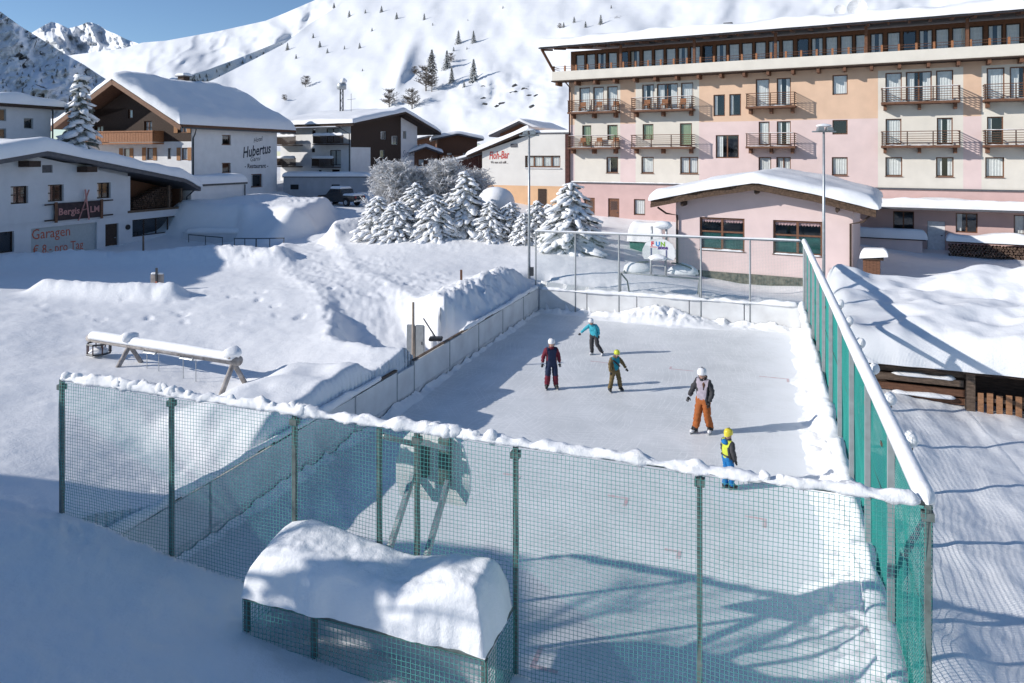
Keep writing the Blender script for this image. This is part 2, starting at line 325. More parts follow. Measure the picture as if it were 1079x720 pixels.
def height(X, Y):
    X = np.asarray(X, float); Y = np.asarray(Y, float); sh = X.shape; X = X.ravel(); Y = Y.ravel(); H = np.empty(len(X))
    for i in range(0, len(X), 60000):
        x = X[i:i + 60000]; y = Y[i:i + 60000]; d2 = (x[:, None] - _c[:, 0]) ** 2 + (y[:, None] - _c[:, 1]) ** 2
        H[i:i + 60000] = _phi(d2) @ _w[:_n] + _w[_n] + _w[_n + 1] * x + _w[_n + 2] * y
    H = np.clip(H, .05, 7); far = sstep(60, 110, np.hypot(X, Y)); H = H * (1 - far) + far * np.clip(H, 3, 6)
    u = (X - RO[0]) * U[0] + (Y - RO[1]) * U[1]; v = (X - RO[0]) * Vv[0] + (Y - RO[1]) * Vv[1]
    rough = np.zeros(len(X))
    def ridge(pts, h, wd, rg=.0, asym=1):
        nonlocal H, rough
        D, Z, S = seg_dist(X, Y, [(a, b, c) for a, b, c in pts]); g = np.exp(-(D / wd) ** 2)
        H = H + h * g * (1 + .35 * fbm(S * .35 + h * 9, S * 0, 2)); rough = np.maximum(rough, rg * g)
    # bank ploughed up in front of the alm, the low hedge under snow, the plough heaps beside the street
    ridge([(-34, 38.5, 0), (-29.5, 41.5, 0), (-25.5, 43.0, 0), (-21.5, 43.0, 0), (-17.5, 42, 0), (-13.5, 40.5, 0)], .85, 2.1, .5)
    ridge([(-20.6, 31.4, 0), (-17.5, 30.8, 0), (-14.7, 30.6, 0)], .62, .62, .25)
    ridge([(-20, 60, 0), (-17.6, 63.0, 0), (-18.6, 69, 0)], .35, 1.8, .5)
    ridge([(-12.6, 47, 0), (-11.6, 52, 0), (-12.2, 58, 0)], .9, 1.8, .5)
    # the big drift between the street and the guest house
    m1 = np.exp(-(np.abs((X + 20.2) * .95 + (Y - 58) * .2) / 5.2) ** 3 - (np.abs((Y - 60) - (X + 20.4) * .2) / 8.0) ** 3); H = H + .0 * m1
    Yf = np.interp(X, [-30, -27, -22.5, -19.5, -17, -13], [58.2, 57.6, 57.0, 52, 48.5, 47.5]) + .8 * fbm(X, Y, 2, .3)
    pk = sstep(0, 1, (Y - Yf) / (2.2 + 5.5 * sstep(-22.5, -19, X))) * (1 - sstep(68.5, 71.5, Y)) * sstep(-30.5, -27.5, X) * (1 - sstep(-16.6, -13.4, X + (Y - 60) * .22 + .5 * fbm(X, Y, 2, .4)))
    H = H * (1 - pk) + pk * np.maximum(H, 3.35 + .45 * fbm(X, Y, 2, .25) - .25 * sstep(60, 56, Y)); tp = pk * (1 - pk) * 4; rough = np.maximum(rough, .25 * pk * sstep(60, 64, Y))
    # the shovelled block and the banks along the left boards
    bw = .35 * fbm(X, Y, 3, .8); blk = sstep(3.2, 5.2, v + bw) * (1 - sstep(8.3, 9.1, v + bw * .6)) * sstep(-3.4, -1.2, u + bw) * (1 - sstep(.22, .5, u)); H = H + blk * np.clip(1.66 - H + .25 * fbm(X, Y, 3, .5), 0, 9)
    bk2 = sstep(12.6, 17.5, v) * (1 - sstep(22.6, 24.6, v)) * np.exp(-((u + .9) / 1.3) ** 2); H = H + .6 * bk2; rough = np.maximum(rough, .9 * bk2); cap = 1.0 + .85 * np.clip(.35 - u, 0, 9) + .2 * fbm(X, Y, 3, 1.1); nb = sstep(12, 14, v) * (v < RL + 2); H = np.where(u < .6, np.minimum(H, cap + (1 - nb) * 4), H)
    bk3 = np.exp(-((v - 24.6) / .9) ** 2) * sstep(-1, .5, u) * (1 - sstep(11.4, 12.2, u)); H = H + bk3 * np.clip(.95 - H, -.6, .2)
    rough = np.maximum(rough, .35 * bk3)
    # street and footpath
    D, Z, S = seg_dist(X, Y, ROAD); k = 1 - sstep(1.7, 3.6, D + .4 * fbm(X, Y, 2, .5)); H = H * (1 - k) + Z * k; rough = rough * (1 - .8 * k)
    D, Z, S = seg_dist(X, Y, PATH); wd = .75 + .9 * np.exp(-((S - .8) / 1.8) ** 2); k = 1 - sstep(wd, wd + 1.2, D + .35 * fbm(X, Y, 3, .9)); H = H * (1 - k) + np.minimum(Z + .3 * sstep(3, 7, S), H) * k; rough = np.maximum(rough, .22 * k)
    edge = np.exp(-((D - wd - .8) / .5) ** 2); rough = np.maximum(rough, .3 * edge); H = H + .08 * edge
    # walked ground behind the street, hummocks, wind ripples, trampled spots
    tramp = sstep(.02, .25, fbm(X + 40, Y + 11, 3, .09)) * sstep(24, 32, Y) * (X < -3); rough = np.maximum(rough, .25 * tramp)
    rough = np.maximum(rough, .30 * np.exp(-((v + .35) / .6) ** 2) * (u < 4.2) * (u > -6) * sstep(-.3, .2, fbm(X, Y, 2, .6)))
    dist = np.hypot(X, Y); bankn = (1 - sstep(8, 14, Y)) * (X < 2)
    H = H + bankn * (.10 * fbm(X + 31, Y, 3, .8) + .035 * np.abs(fbm(X, Y + 3, 3, 2.6))) + .16 * fbm(X, Y, 3, .16) + .045 * fbm(X + 5, Y, 3, .6) * (1 - .5 * bankn) + .02 * fbm(X * 1.5 + Y, Y * 2 - X, 2, 1.3)
    c1 = np.abs(fbm(X, Y, 3, 1.5, gain=.6)); c2 = fbm(X + 9, Y + 3, 4, 3.2, gain=.62)
    c3 = fbm(X + 2, Y + 8, 3, 7.5, gain=.6); H = H + rough * (.36 * (c1 - .18) + .15 * c2 + .07 * c3)
    pits = sstep(.30, .42, vnoise(X * 1.9 + 3, Y * 1.9)) * sstep(.05, .2, fbm(X + 70, Y + 30, 2, .12)) * (X < -4) * (Y < 40); H = H - .07 * pits
    # right side: lee of the fence
    H = np.where((u > RW + .1) & (u < RW + 5) & (v < 16), H + .12 * fbm(u * 1.2, v * .5, 3, 1.), H)
    ins = (u > RB - .12) & (u < RW + .1) & (v > -.02) & (v < RL + .1); H = np.where(ins, -.45, H)
    return H.reshape(sh)
def gz(x, y): return float(height(np.array([x]), np.array([y]))[0])

ang = np.concatenate([np.linspace(-118, -40, 60)[:-1], np.linspace(-40, 40, 660), np.linspace(40, 75, 40)[1:]]); rad = np.geomspace(2.6, 135, 500)
Aa, Rr = np.meshgrid(np.radians(ang), rad, indexing='ij'); GX = Rr * np.sin(Aa); GY = Rr * np.cos(Aa); GZ = height(GX, GY)
ground = link('snow_ground', npmesh('snow_ground', np.stack([GX, GY, GZ], -1).reshape(-1, 3), gridquads(*GX.shape)[:, ::-1], True, [SNOW]))
tag(ground, kind='structure')

# the ice
ICE = bpy.data.materials.new('ice'); ICE.use_nodes = True
def _ice():
    n = ICE.node_tree.nodes; l = ICE.node_tree.links; p = n['Principled BSDF']; tc = n.new('ShaderNodeTexCoord')
    p.inputs['Roughness'].default_value = .38; p.inputs['Specular IOR Level'].default_value = .45
    a = n.new('ShaderNodeTexNoise'); a.inputs['Scale'].default_value = .55; a.inputs['Detail'].default_value = 8; a.inputs['Roughness'].default_value = .68
    l.new(tc.outputs['Object'], a.inputs['Vector'])
    prev = a.outputs[0]
    for k, (rot, sc) in enumerate(((20, (3.2, .22, 1)), (75, (2.6, .2, 1)), (128, (3.4, .26, 1)))):   # skate scratches in three directions
        mp = n.new('ShaderNodeMapping'); mp.inputs['Rotation'].default_value = (0, 0, R(rot)); mp.inputs['Scale'].default_value = sc; l.new(tc.outputs['Object'], mp.inputs[0])
        s = n.new('ShaderNodeTexNoise'); s.inputs['Scale'].default_value = 7; s.inputs['Detail'].default_value = 5; s.inputs['Distortion'].default_value = 1.2; l.new(mp.outputs[0], s.inputs['Vector'])
        r = n.new('ShaderNodeValToRGB'); r.color_ramp.elements[0].position = .60; r.color_ramp.elements[1].position = .74; l.new(s.outputs[0], r.inputs[0])
        m = n.new('ShaderNodeMath'); m.operation = 'MULTIPLY_ADD'; m.inputs[1].default_value = .26; l.new(r.outputs[0], m.inputs[0]); l.new(prev, m.inputs[2]); prev = m.outputs[0]
    for k, (cx_, cy_, sc) in enumerate(((9.5, -3.0, 2.1), (-6.0, 14.0, 1.7), (16.0, 21.0, 1.9), (4.0, 30.0, 1.5))):       # long curved skate traces
        mp = n.new('ShaderNodeMapping'); mp.inputs['Location'].default_value = (-cx_, -cy_, 0); l.new(tc.outputs['Object'], mp.inputs[0])
        wv = n.new('ShaderNodeTexWave'); wv.wave_type = 'RINGS'; wv.rings_direction = 'Z'; wv.inputs['Scale'].default_value = sc; wv.inputs['Distortion'].default_value = 5; wv.inputs['Detail'].default_value = 2; wv.inputs['Detail Scale'].default_value = .25; l.new(mp.outputs[0], wv.inputs['Vector'])
        r = n.new('ShaderNodeValToRGB'); r.color_ramp.elements[0].position = .955; r.color_ramp.elements[1].position = 1.; l.new(wv.outputs['Fac'], r.inputs[0])
        mk = n.new('ShaderNodeTexNoise'); mk.inputs['Scale'].default_value = .9; mk.inputs['Detail'].default_value = 3; l.new(mp.outputs[0], mk.inputs['Vector']); r2 = n.new('ShaderNodeValToRGB'); r2.color_ramp.elements[0].position = .5; r2.color_ramp.elements[1].position = .6; l.new(mk.outputs[0], r2.inputs[0])
        pm = n.new('ShaderNodeMath'); pm.operation = 'MULTIPLY'; l.new(r.outputs[0], pm.inputs[0]); l.new(r2.outputs[0], pm.inputs[1])
        m = n.new('ShaderNodeMath'); m.operation = 'MULTIPLY_ADD'; m.inputs[1].default_value = .30; l.new(pm.outputs[0], m.inputs[0]); l.new(prev, m.inputs[2]); prev = m.outputs[0]
    cr = n.new('ShaderNodeValToRGB'); cr.color_ramp.elements[0].position = .34; cr.color_ramp.elements[1].position = .80
    cr.color_ramp.elements[0].color = (.66, .675, .68, 1); cr.color_ramp.elements[1].color = (.89, .893, .893, 1)
    l.new(prev, cr.inputs[0]); l.new(cr.outputs[0], p.inputs['Base Color'])
    # loose snow dust drifted over the ice towards the boards
    sx = n.new('ShaderNodeSeparateXYZ'); l.new(tc.outputs['Object'], sx.inputs[0])
    dn = n.new('ShaderNodeTexNoise'); dn.inputs['Scale'].default_value = 1.1; dn.inputs['Detail'].default_value = 8; dn.inputs['Roughness'].default_value = .7; l.new(tc.outputs['Object'], dn.inputs['Vector'])
    ad = n.new('ShaderNodeMath'); ad.operation = 'MULTIPLY_ADD'; ad.inputs[1].default_value = 2.6; l.new(dn.outputs[0], ad.inputs[0]); l.new(sx.outputs[0], ad.inputs[2])
    mr = n.new('ShaderNodeMapRange'); mr.inputs['From Min'].default_value = RW - 1.5; mr.inputs['From Max'].default_value = RW + .9; mr.interpolation_type = 'SMOOTHSTEP'; l.new(ad.outputs[0], mr.inputs[0])
    mm = n.new('ShaderNodeMix'); mm.data_type = 'RGBA'; l.new(mr.outputs[0], mm.inputs['Factor']); l.new(cr.outputs[0], mm.inputs['A']); mm.inputs['B'].default_value = (.86, .875, .90, 1); l.new(mm.outputs['Result'], p.inputs['Base Color'])
    bp = n.new('ShaderNodeBump'); bp.inputs['Strength'].default_value = .12; bp.inputs['Distance'].default_value = .01; l.new(prev, bp.inputs['Height']); l.new(bp.outputs[0], p.inputs['Normal'])
_ice()
ice = MB().box(RB - .1, RW + .1, 0, RL + .1, -.12, 0).build('ice', ICE, loc=(RO[0], RO[1], 0), rz=-TH); tag(ice, kind='structure')
REDL = mat('faded_red_line', (.66, .43, .45), .5, .3, 6, c2=(.74, .66, .67))
def mark(px, py, a, b, w_=.07):
    p = gnd(px, py, 0); q = p.xy - Vector(RO); u, v = q.dot(Vector(U)), q.dot(Vector(Vv)); h = .004
    mb = MB(); mb.add([(u, v, h), (u + a, v, h), (u + a, v + w_, h), (u, v + w_, h)], [(0, 1, 2, 3)])
    c = u if b > 0 else u + a - w_; e = v + (w_ if b > 0 else b)
    mb.add([(c, e, h), (c + w_, e, h), (c + w_, e + abs(b) - (w_ if b > 0 else 0), h), (c, e + abs(b) - (w_ if b > 0 else 0), h)], [(0, 1, 2, 3)])
    o = mb.build('faded_marking', REDL, ice); return o
for a in ((640, 523, .45, -.3), (785, 545, .4, -.3), (530, 500, .42, -.3), (558, 703, .4, .45), (700, 580, .3, -.2), (622, 381, .8, -.3), (800, 397, .9, -.3), (705, 389, .8, .3)): mark(*a)

# snow scraped up along the boards, inside the rink
def heap(name, u0, u1, v0, v1, hf, res=.055):
    us = np.linspace(u0, u1, max(3, int((u1 - u0) / res))); vv = np.linspace(v0, v1, max(3, int((v1 - v0) / res))); A, B = np.meshgrid(us, vv, indexing='ij'); Hh = hf(A, B)
    Hh = Hh - .015
    o = link(name, npmesh(name, np.stack([A, B, Hh], -1).reshape(-1, 3), gridquads(*A.shape), True, [SNOW]), None, None, (RO[0], RO[1], 0), -TH); return tag(o, kind='structure')
def _edge(d, w_, h, A, B, k): n = fbm(A, B, 4, k, gain=.6); q = np.clip(1 - d / (w_ * (1 + .9 * fbm(A * .6, B * .6, 4, .8))), -.3, 1); return np.where(q > 0, h * np.abs(q) ** 1.5 * (1 + 1.1 * n), 0) + .03 * (n + .02) * np.clip(q + .3, 0, 1) + .02 * fbm(A, B, 2, 11) * np.clip(q + .1, 0, 1)
heap('scraped_snow_right', RW - 2.2, RW - .06, .1, RL - .1, lambda A, B: _edge(RW - A, 1.0 - .25 * sstep(0, 20, B), .30, A, B, 2.2))
heap('scraped_snow_left', RB + .06, RB + 1., .1, RL - .1, lambda A, B: _edge(A - RB, .34, .16, A, B, 2.6))
def _fh(A, B):
    d = RL - B; g = np.exp(-((A - 6.2) / 1.9) ** 2)
    return np.maximum(_edge(d, .55 + .9 * g, .20, A, B, 2.6), g * .62 * np.clip(1.25 - d / .85, 0, 1) ** .6 * (d < 1.2) * (1 + .5 * fbm(A, B, 4, 2.6, gain=.6)))
heap('scraped_snow_far', RB + .1, RW - .1, RL - 2.2, RL - .05, _fh, .06)

# ------------------------------------------------------------------ hills and mountains behind the village
def hill_mat(name, rocky, rs, c=(.77, .785, .81), sc=1.):
    m = bpy.data.materials.new(name); m.use_nodes = True; n = m.node_tree.nodes; l = m.node_tree.links; p = n['Principled BSDF']
    p.inputs['Roughness'].default_value = .7; p.inputs['Specular IOR Level'].default_value = .2
    g = n.new('ShaderNodeNewGeometry'); mp = n.new('ShaderNodeMapping'); mp.inputs['Scale'].default_value = (1, 1, .55); l.new(g.outputs['Position'], mp.inputs[0])
    a = n.new('ShaderNodeTexNoise'); a.inputs['Scale'].default_value = rs; a.inputs['Detail'].default_value = 9; a.inputs['Roughness'].default_value = .66; l.new(mp.outputs[0], a.inputs['Vector'])
    cr = n.new('ShaderNodeValToRGB'); cr.color_ramp.elements[0].position = rocky; cr.color_ramp.elements[1].position = rocky + .035
    cr.color_ramp.elements[0].color = (*c, 1); cr.color_ramp.elements[1].color = (.075, .072, .07, 1); l.new(a.outputs[0], cr.inputs[0]); l.new(cr.outputs[0], p.inputs['Base Color'])
    b = n.new('ShaderNodeTexNoise'); b.inputs['Scale'].default_value = rs * 3.5; b.inputs['Detail'].default_value = 6; l.new(g.outputs['Position'], b.inputs['Vector'])
    bp = n.new('ShaderNodeBump'); bp.inputs['Strength'].default_value = .3; bp.inputs['Distance'].default_value = sc; l.new(b.outputs[0], bp.inputs['Height']); l.new(bp.outputs[0], p.inputs['Normal'])
    return m
def relief(name, px0, px1, top, bot, plane, disp, m, nx=260, ny=130):
    """mountain side: a slope through a point with a normal, bumped by noise, between a bottom and a skyline"""
    P0, N = Vector(plane[0]), Vector(plane[1]).normalized(); a = np.linspace(px0, px1, nx); t = np.linspace(0, 1, ny)
    PX, Tt = np.meshgrid(a, t, indexing='ij'); PY = bot(PX) * (1 - Tt) + top(PX) * Tt
    rx, ry, rz = (PX - CX) / FP, np.ones_like(PX), (HY - PY) / FP
    den = rx * N.x + ry * N.y + rz * N.z; num = P0.x * N.x + P0.y * N.y + (P0.z - ZC) * N.z
    D = num / den; D = D * (1 + disp(PX, PY, D))
    V = np.stack([rx * D, D, ZC + rz * D], -1).reshape(-1, 3)
    o = link(name, npmesh(name, V, gridquads(nx, ny), True, [m])); tag(o, kind='structure')
    def on(px, py):
        d = num / ((px - CX) / FP * N.x + N.y + (HY - py) / FP * N.z) * (1 + float(disp(np.array([px * 1.]), np.array([py * 1.]), None)[0]))
        return Vector(((px - CX) / FP * d, d, ZC + (HY - py) / FP * d))
    return o, on
ip = lambda xs, ys: (lambda q: np.interp(q, xs, ys))
# near slope behind the hotel
def dA(x, y, d):
    g = .060 * fbm(x, y * 1.2, 3, .011) + .012 * fbm(x + 60, y + 9 + x * .3, 3, .03) + .0022 * fbm(x, y, 3, .16)
    e = .05 * np.exp(-(((x - 424) + (y - 70) * .35) / 9.) ** 2) * np.exp(-((y - 72) / 26.) ** 2)       # hollow above the dark house
    g = g - .016 * np.abs(fbm(x * .55 + y * .5 + 20, y * .25 - x * .1, 3, .035))
    rk_ = .016 * np.abs(fbm(x, y, 3, .10)) * np.exp(-((x - 540) / 90.) ** 2 - ((y - 95) / 26.) ** 2)
    return g - e * .8 + rk_
hillA, onA = relief('near_hillside', 128, 1500, ip([128, 180, 225, 265, 300, 325, 360, 420, 520, 1500], [118, 101, 84, 64, 46, 26, 4, -30, -70, -110]), ip([128, 300, 560, 1500], [152, 160, 150, 130]),
    ((0, 118, 8), (-.26, -.40, .88)), dA, hill_mat('hillside_snow', .70, .05, sc=.5), 420, 200)
# the far slope over the valley with its shaded gully
hillB, onB = relief('far_slope', 20, 460, ip([20, 60, 92, 130, 150, 175, 230, 280, 300, 330, 400, 460], [66, 60, 56, 51, 45, 43, 33, 22, 14, 1, -30, -50]), ip([20, 230, 460], [135, 120, 90]),
    ((-300, 560, 60), (-.30, -.42, .86)), lambda x, y, d: .14 * fbm(x, y, 3, .012) + .05 * np.abs(fbm(x + 30, y * 1.4 + x * .5, 3, .03)) , hill_mat('far_slope_snow', .73, .02, sc=2.), 260, 120)
gully, onG = relief('shaded_gully', 186, 330, ip([186, 215, 250, 285, 312, 330], [83, 75, 62, 48, 38, 30]), ip([186, 225, 265, 300, 330], [90, 90, 76, 60, 40]),
    ((-150, 360, 58), (.80, -.42, .50)), lambda x, y, d: .02 * fbm(x, y, 4, .05), hill_mat('gully_snow', .63, .06, sc=1.), 90, 30)
# the shaded rocky ridge on the left and the peak far up the valley
ridgeD, onD = relief('rocky_ridge', -160, 128, ip([-160, -60, 0, 22, 48, 70, 88, 106, 128], [-90, -30, 12, 28, 44, 58, 68, 80, 93]), ip([-160, 128], [140, 120]),
    ((-320, 430, 40), (.62, -.42, .66)), lambda x, y, d: .07 * fbm(x, y, 4, .02) + .035 * np.abs(fbm(x + y * .6, y, 4, .07)), hill_mat('ridge_rock_and_snow', .585, .07, (.80, .82, .86), sc=4.), 220, 140)
peakC, onC = relief('distant_peak', 14, 190, ip([14, 36, 46, 54, 62, 72, 84, 92, 97, 104, 112, 122, 134, 146, 190], [48, 33, 27, 23, 25, 30, 27, 23.5, 24, 26.5, 32, 36, 42, 46, 70]), ip([14, 190], [100, 100]),
    ((-1250, 2200, 320), (-.30, -.62, .72)), lambda x, y, d: .10 * fbm(x + 8, y, 4, .045) + .10 * np.abs(fbm(x - y * .5, y * .6 + x * .4, 4, .055)), hill_mat('peak_rock_and_snow', .66, .010, sc=12.), 200, 110)
# ------------------------------------------------------------------ building kit
def wall(name, parent, x0, x1, z0, z1, holes=(), m=None, colour=None, cuts_x=(), cuts_z=(), loc=(0, 0, 0), rz=0, th=.25, top=None):
    """outer face of a wall with real openings and reveals; a gable profile top(x) may replace the straight top"""
    ms = m if isinstance(m, list) else [m]
    r5 = lambda v: round(v, 4)
    xs = sorted({r5(v) for v in [x0, x1, *cuts_x] + [h[0] for h in holes] + [h[1] for h in holes]}); zs = sorted({r5(v) for v in [z0, z1, *cuts_z] + [h[2] for h in holes] + [h[3] for h in holes]})
    vs, fs, mi = [], [], []
    def quad(a, b, c, d, k): o = len(vs); vs.extend((a, b, c, d)); fs.append((o, o + 1, o + 2, o + 3)); mi.append(k)
    for i in range(len(xs) - 1):
        for j in range(len(zs) - 1):
            a, b, c, d = xs[i], xs[i + 1], zs[j], zs[j + 1]; mx, mz = (a + b) / 2, (c + d) / 2
            if any(h[0] < mx < h[1] and h[2] < mz < h[3] for h in holes): continue
            k = colour(mx, mz) if colour else 0
            if top and j == len(zs) - 2: quad((a, 0, c), (b, 0, c), (b, 0, top(b)), (a, 0, top(a)), k)
            else: quad((a, 0, c), (b, 0, c), (b, 0, d), (a, 0, d), k)
    for a, b, c, d in [h[:4] for h in holes]:
        k = colour((a + b) / 2, (c + d) / 2) if colour else 0
        quad((a, 0, c), (a, th, c), (a, th, d), (a, 0, d), k); quad((b, 0, c), (b, 0, d), (b, th, d), (b, th, c), k)
        quad((a, 0, d), (a, th, d), (b, th, d), (b, 0, d), k); quad((a, 0, c), (b, 0, c), (b, th, c), (a, th, c), k)
    me = bpy.data.meshes.new(name); me.from_pydata(vs, [], fs)
    for q in ms: me.materials.append(q)
    me.polygons.foreach_set('material_index', mi); me.update()
    return link(name, me, None, parent, loc, rz)
_wc = {}
def window(parent, a, b, c, d, nx=1, tz=(), curtain=1, loc=(0, 0, 0), rz=0, deep=.10, fm=None, cm=None, sill=False, fw=.075, name='window', valance=False):
    """window in the opening [a, b] x [c, d] of a wall: frame, glass, curtains; alike windows share meshes"""
    w_, h_ = round(b - a, 3), round(d - c, 3); fm = fm or FRAME; cm = cm or CURT
    key = (w_, h_, nx, tuple(tz), curtain, fm.name, cm.name, sill, valance)
    if key not in _wc:
        f = MB(); f.box(0, w_, 0, .07, 0, fw); f.box(0, w_, 0, .07, h_ - fw, h_); f.box(0, fw, 0, .07, fw, h_ - fw); f.box(w_ - fw, w_, 0, .07, fw, h_ - fw)
        for i in range(1, nx): x = w_ * i / nx; f.box(x - fw * .6, x + fw * .6, .002, .068, fw, h_ - fw)
        for z in tz:
            for i in range(nx): f.box(w_ * i / nx + fw * .6 + (fw * .4 if i == 0 else 0), w_ * (i + 1) / nx - fw * .6 - (fw * .4 if i == nx - 1 else 0), .004, .066, z - fw * .45, z + fw * .45)
        if sill: f.box(-.04, w_ + .04, -.16, .0, -.05, -.005)
        F_ = f.build(name, fm); me1 = F_.data; bpy.data.objects.remove(F_)
        g = MB(); g.add([(fw, .035, fw), (w_ - fw, .035, fw), (w_ - fw, .035, h_ - fw), (fw, .035, h_ - fw)], [(0, 1, 2, 3)]); G_ = g.build('pane', GLASS); me2 = G_.data; bpy.data.objects.remove(G_)
        me3 = None
        if curtain:
            rnd = random.Random(hash((w_, h_, nx)) & 255); spans = {1: [(0.02, .98)], 2: [(.02, .34), (.66, .98)], 3: [(.02, .30)]}[curtain]; vs, fs = [], []
            z0 = fw + (h_ * .02 if not valance else h_ * .8)
            for s0, s1 in spans:
                n = max(6, int((s1 - s0) * w_ / .05)); o = len(vs)
                for i in range(n + 1):
                    x = w_ * (s0 + (s1 - s0) * i / n); y = .10 + .03 * math.sin(i * 1.9 + rnd.random()); vs += [(x, y, z0 + (.04 * math.sin(i * 2.1) if valance else 0)), (x, y, h_ - fw)]
                fs += [(o + 2 * i, o + 2 * i + 2, o + 2 * i + 3, o + 2 * i + 1) for i in range(n)]
            me3 = bpy.data.meshes.new('curtain'); me3.from_pydata(vs, [], fs); me3.materials.append(cm); me3.polygons.foreach_set('use_smooth', [True] * len(fs))
        _wc[key] = (me1, me2, me3)
    me1, me2, me3 = _wc[key]; q = Matrix.Rotation(rz, 3, 'Z') @ Vector((a, deep, c))
    o = link(name, me1, None, parent, Vector(loc) + q, rz); link('pane', me2, None, o)
    if me3: link('curtain', me3, None, o)
    return o
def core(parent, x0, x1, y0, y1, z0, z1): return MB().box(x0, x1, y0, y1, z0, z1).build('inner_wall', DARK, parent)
def gable_z(xl, zl, xp, zp, xr, zr): return lambda x, y=0: zl + (zp - zl) * (x - xl) / (xp - xl) if x < xp else zp + (zr - zp) * (x - xp) / (xr - xp)
def roof(name, parent, prof, y0, y1, th, m):
    """roof sheet of thickness th over the (x, z) profile"""
    return MB().prism([(x, z) for x, z in prof] + [(x, z + th) for x, z in reversed(prof)], y0, y1).build(name, m, parent)
def pipe(parent, pts, r=.05, m=None, name='drainpipe'): return MB().tube(pts, r, 8).build(name, m or DMETAL, parent, smooth=True)

# ------------------------------------------------------------------ the hotel
HA = math.atan2(-.469, .883)
hotel = thing('hotel', 'long apricot and pink hotel with brown balconies and a glazed top gallery', 'hotel', (5.0, 62.5, 0), HA)
FASW = mat('dark_carved_timber', (.10, .062, .040), .8, .5, 9, .5, 30)
def hcol(x, z):
    if z < 4.85: return 3
    cr = .55 < x < 4.75 or 6.1 < x < 11.4 or 24.2 < x < 29.4 or 30.45 < x < 36.2
    if cr and (z < 13.3): return 0
    return 1 if z > 9.88 else 2
T1, T2, T3 = (11.0, 13.12), (7.95, 9.82), (5.72, 7.08)
HW = []   # x0, x1, z0, z1, mullions, curtain style, kind
for a, b, n in ((.99, 2.0, 1), (2.28, 3.26, 1), (3.56, 4.51, 1), (6.66, 7.67, 1), (7.92, 9.66, 2), (9.92, 10.92, 1), (15.76, 16.77, 1), (17.3, 18.31, 1), (24.67, 25.7, 1), (25.95, 27.54, 2), (27.79, 28.82, 1), (30.74, 31.75, 1), (32.03, 33.62, 2), (33.9, 34.9, 1), (37.5, 38.5, 1)):
    HW.append((a, b, *T1, n, 1 + (n == 2 or a in (6.66, 17.3)), 0))
HW += [(12.53, 13.43, 10.33, 12.04, 1, 3, 0), (13.76, 14.66, 10.33, 12.04, 1, 3, 0), (21.2, 22.22, 11.68, 13.15, 1, 1, 0),
  (1.27, 2.11, 7.95, 9.82, 1, 1, 1), (3.58, 4.51, 8.5, 9.82, 1, 1, 1), (6.7, 7.63, 8.5, 9.82, 1, 1, 1), (9.84, 10.82, 7.95, 9.82, 1, 1, 1), (12.71, 14.49, 6.99, 8.82, 2, 3, 0),
  (15.98, 16.78, *T2, 1, 1, 0), (17.31, 18.31, *T2, 1, 2, 0), (21.2, 22.22, 8.75, 9.82, 1, 0, 0), (24.68, 25.68, *T2, 1, 1, 0), (27.84, 28.79, *T2, 1, 2, 0), (30.76, 31.68, *T2, 1, 3, 0), (33.9, 34.9, *T2, 1, 1, 0),
  (3.49, 4.55, *T3, 1, 3, 0), (6.59, 7.65, *T3, 1, 1, 0), (9.86, 11.32, *T3, 2, 1, 0), (15.97, 16.9, *T3, 1, 1, 0), (17.27, 18.31, *T3, 2, 1, 0), (21.16, 22.22, *T3, 1, 1, 0), (24.67, 25.73, *T3, 1, 1, 0), (27.79, 28.84, *T3, 1, 2, 0), (30.66, 31.73, *T3, 1, 1, 0), (33.8, 34.9, *T3, 1, 1, 0),
  (5.94, 6.92, 2.2, 3.54, 1, 1, 0), (25.16, 26.46, 1.9, 3.25, 2, 0, 0), (28.96, 30.23, 1.9, 3.25, 2, 3, 0), (32.25, 33.5, 1.9, 3.25, 2, 1, 0)]
HD = [(1.46, 2.44, 1.3, 3.54), (3.65, 4.66, 1.3, 3.54), (27.27, 28.35, .6, 2.62)]
wall('wall', hotel, 0, 44, 0, 14.0, [h[:4] for h in HW] + HD, [CREAM, ORANGE, PINK, ROSE], hcol, (.55, 4.75, 6.1, 11.4, 24.2, 29.4, 30.45, 36.2), (4.85, 9.88, 13.3))
wall('end_wall', hotel, 0, 14, 0, 14.0, (), [ORANGE, PINK, ROSE], lambda x, z: 0 if z > 9.88 else (1 if z > 4.85 else 2), cuts_z=(4.85, 9.88), loc=(0, 14, 0), rz=-math.pi / 2)
core(hotel, .3, 44, .75, 13.9, 0, 16.3)
for a, b, c, d, n, cu, k in HW: window(hotel, a, b, c, d, n, (), cu, sill=d < 7.5 and c > 5, cm=CURTG if k else None)
for i, (a, b, c, d) in enumerate(HD):
    dr = MB().box(a + .02, b - .02, .1, .16, c, d - .02).build('door', FRAME if i < 2 else mat('white_door_paint', (.72, .73, .74), .5), hotel)
    MB().box(a + .75 * (b - a), a + .86 * (b - a), .05, .1, c + 1.0, c + 1.06).build('door_handle', DMETAL, dr)
    if i < 2: MB().box(a + .2, b - .2, .085, .099, c + 1.25, d - .25).build('door_pane', MATS['window_glass'], dr)
MB().box(-.02, 24.0, -.1, -.004, 4.78, 4.9).build('string_course', FASCIA, hotel)
snow_ridge('string_course_snow', hotel, [(.2, -.07, 4.9), (11.0, -.07, 4.9)], .12, .05, 3)
MB().box(24.003, 44, -.1, -.004, 4.78, 4.9).build('string_course', FASCIA, hotel)
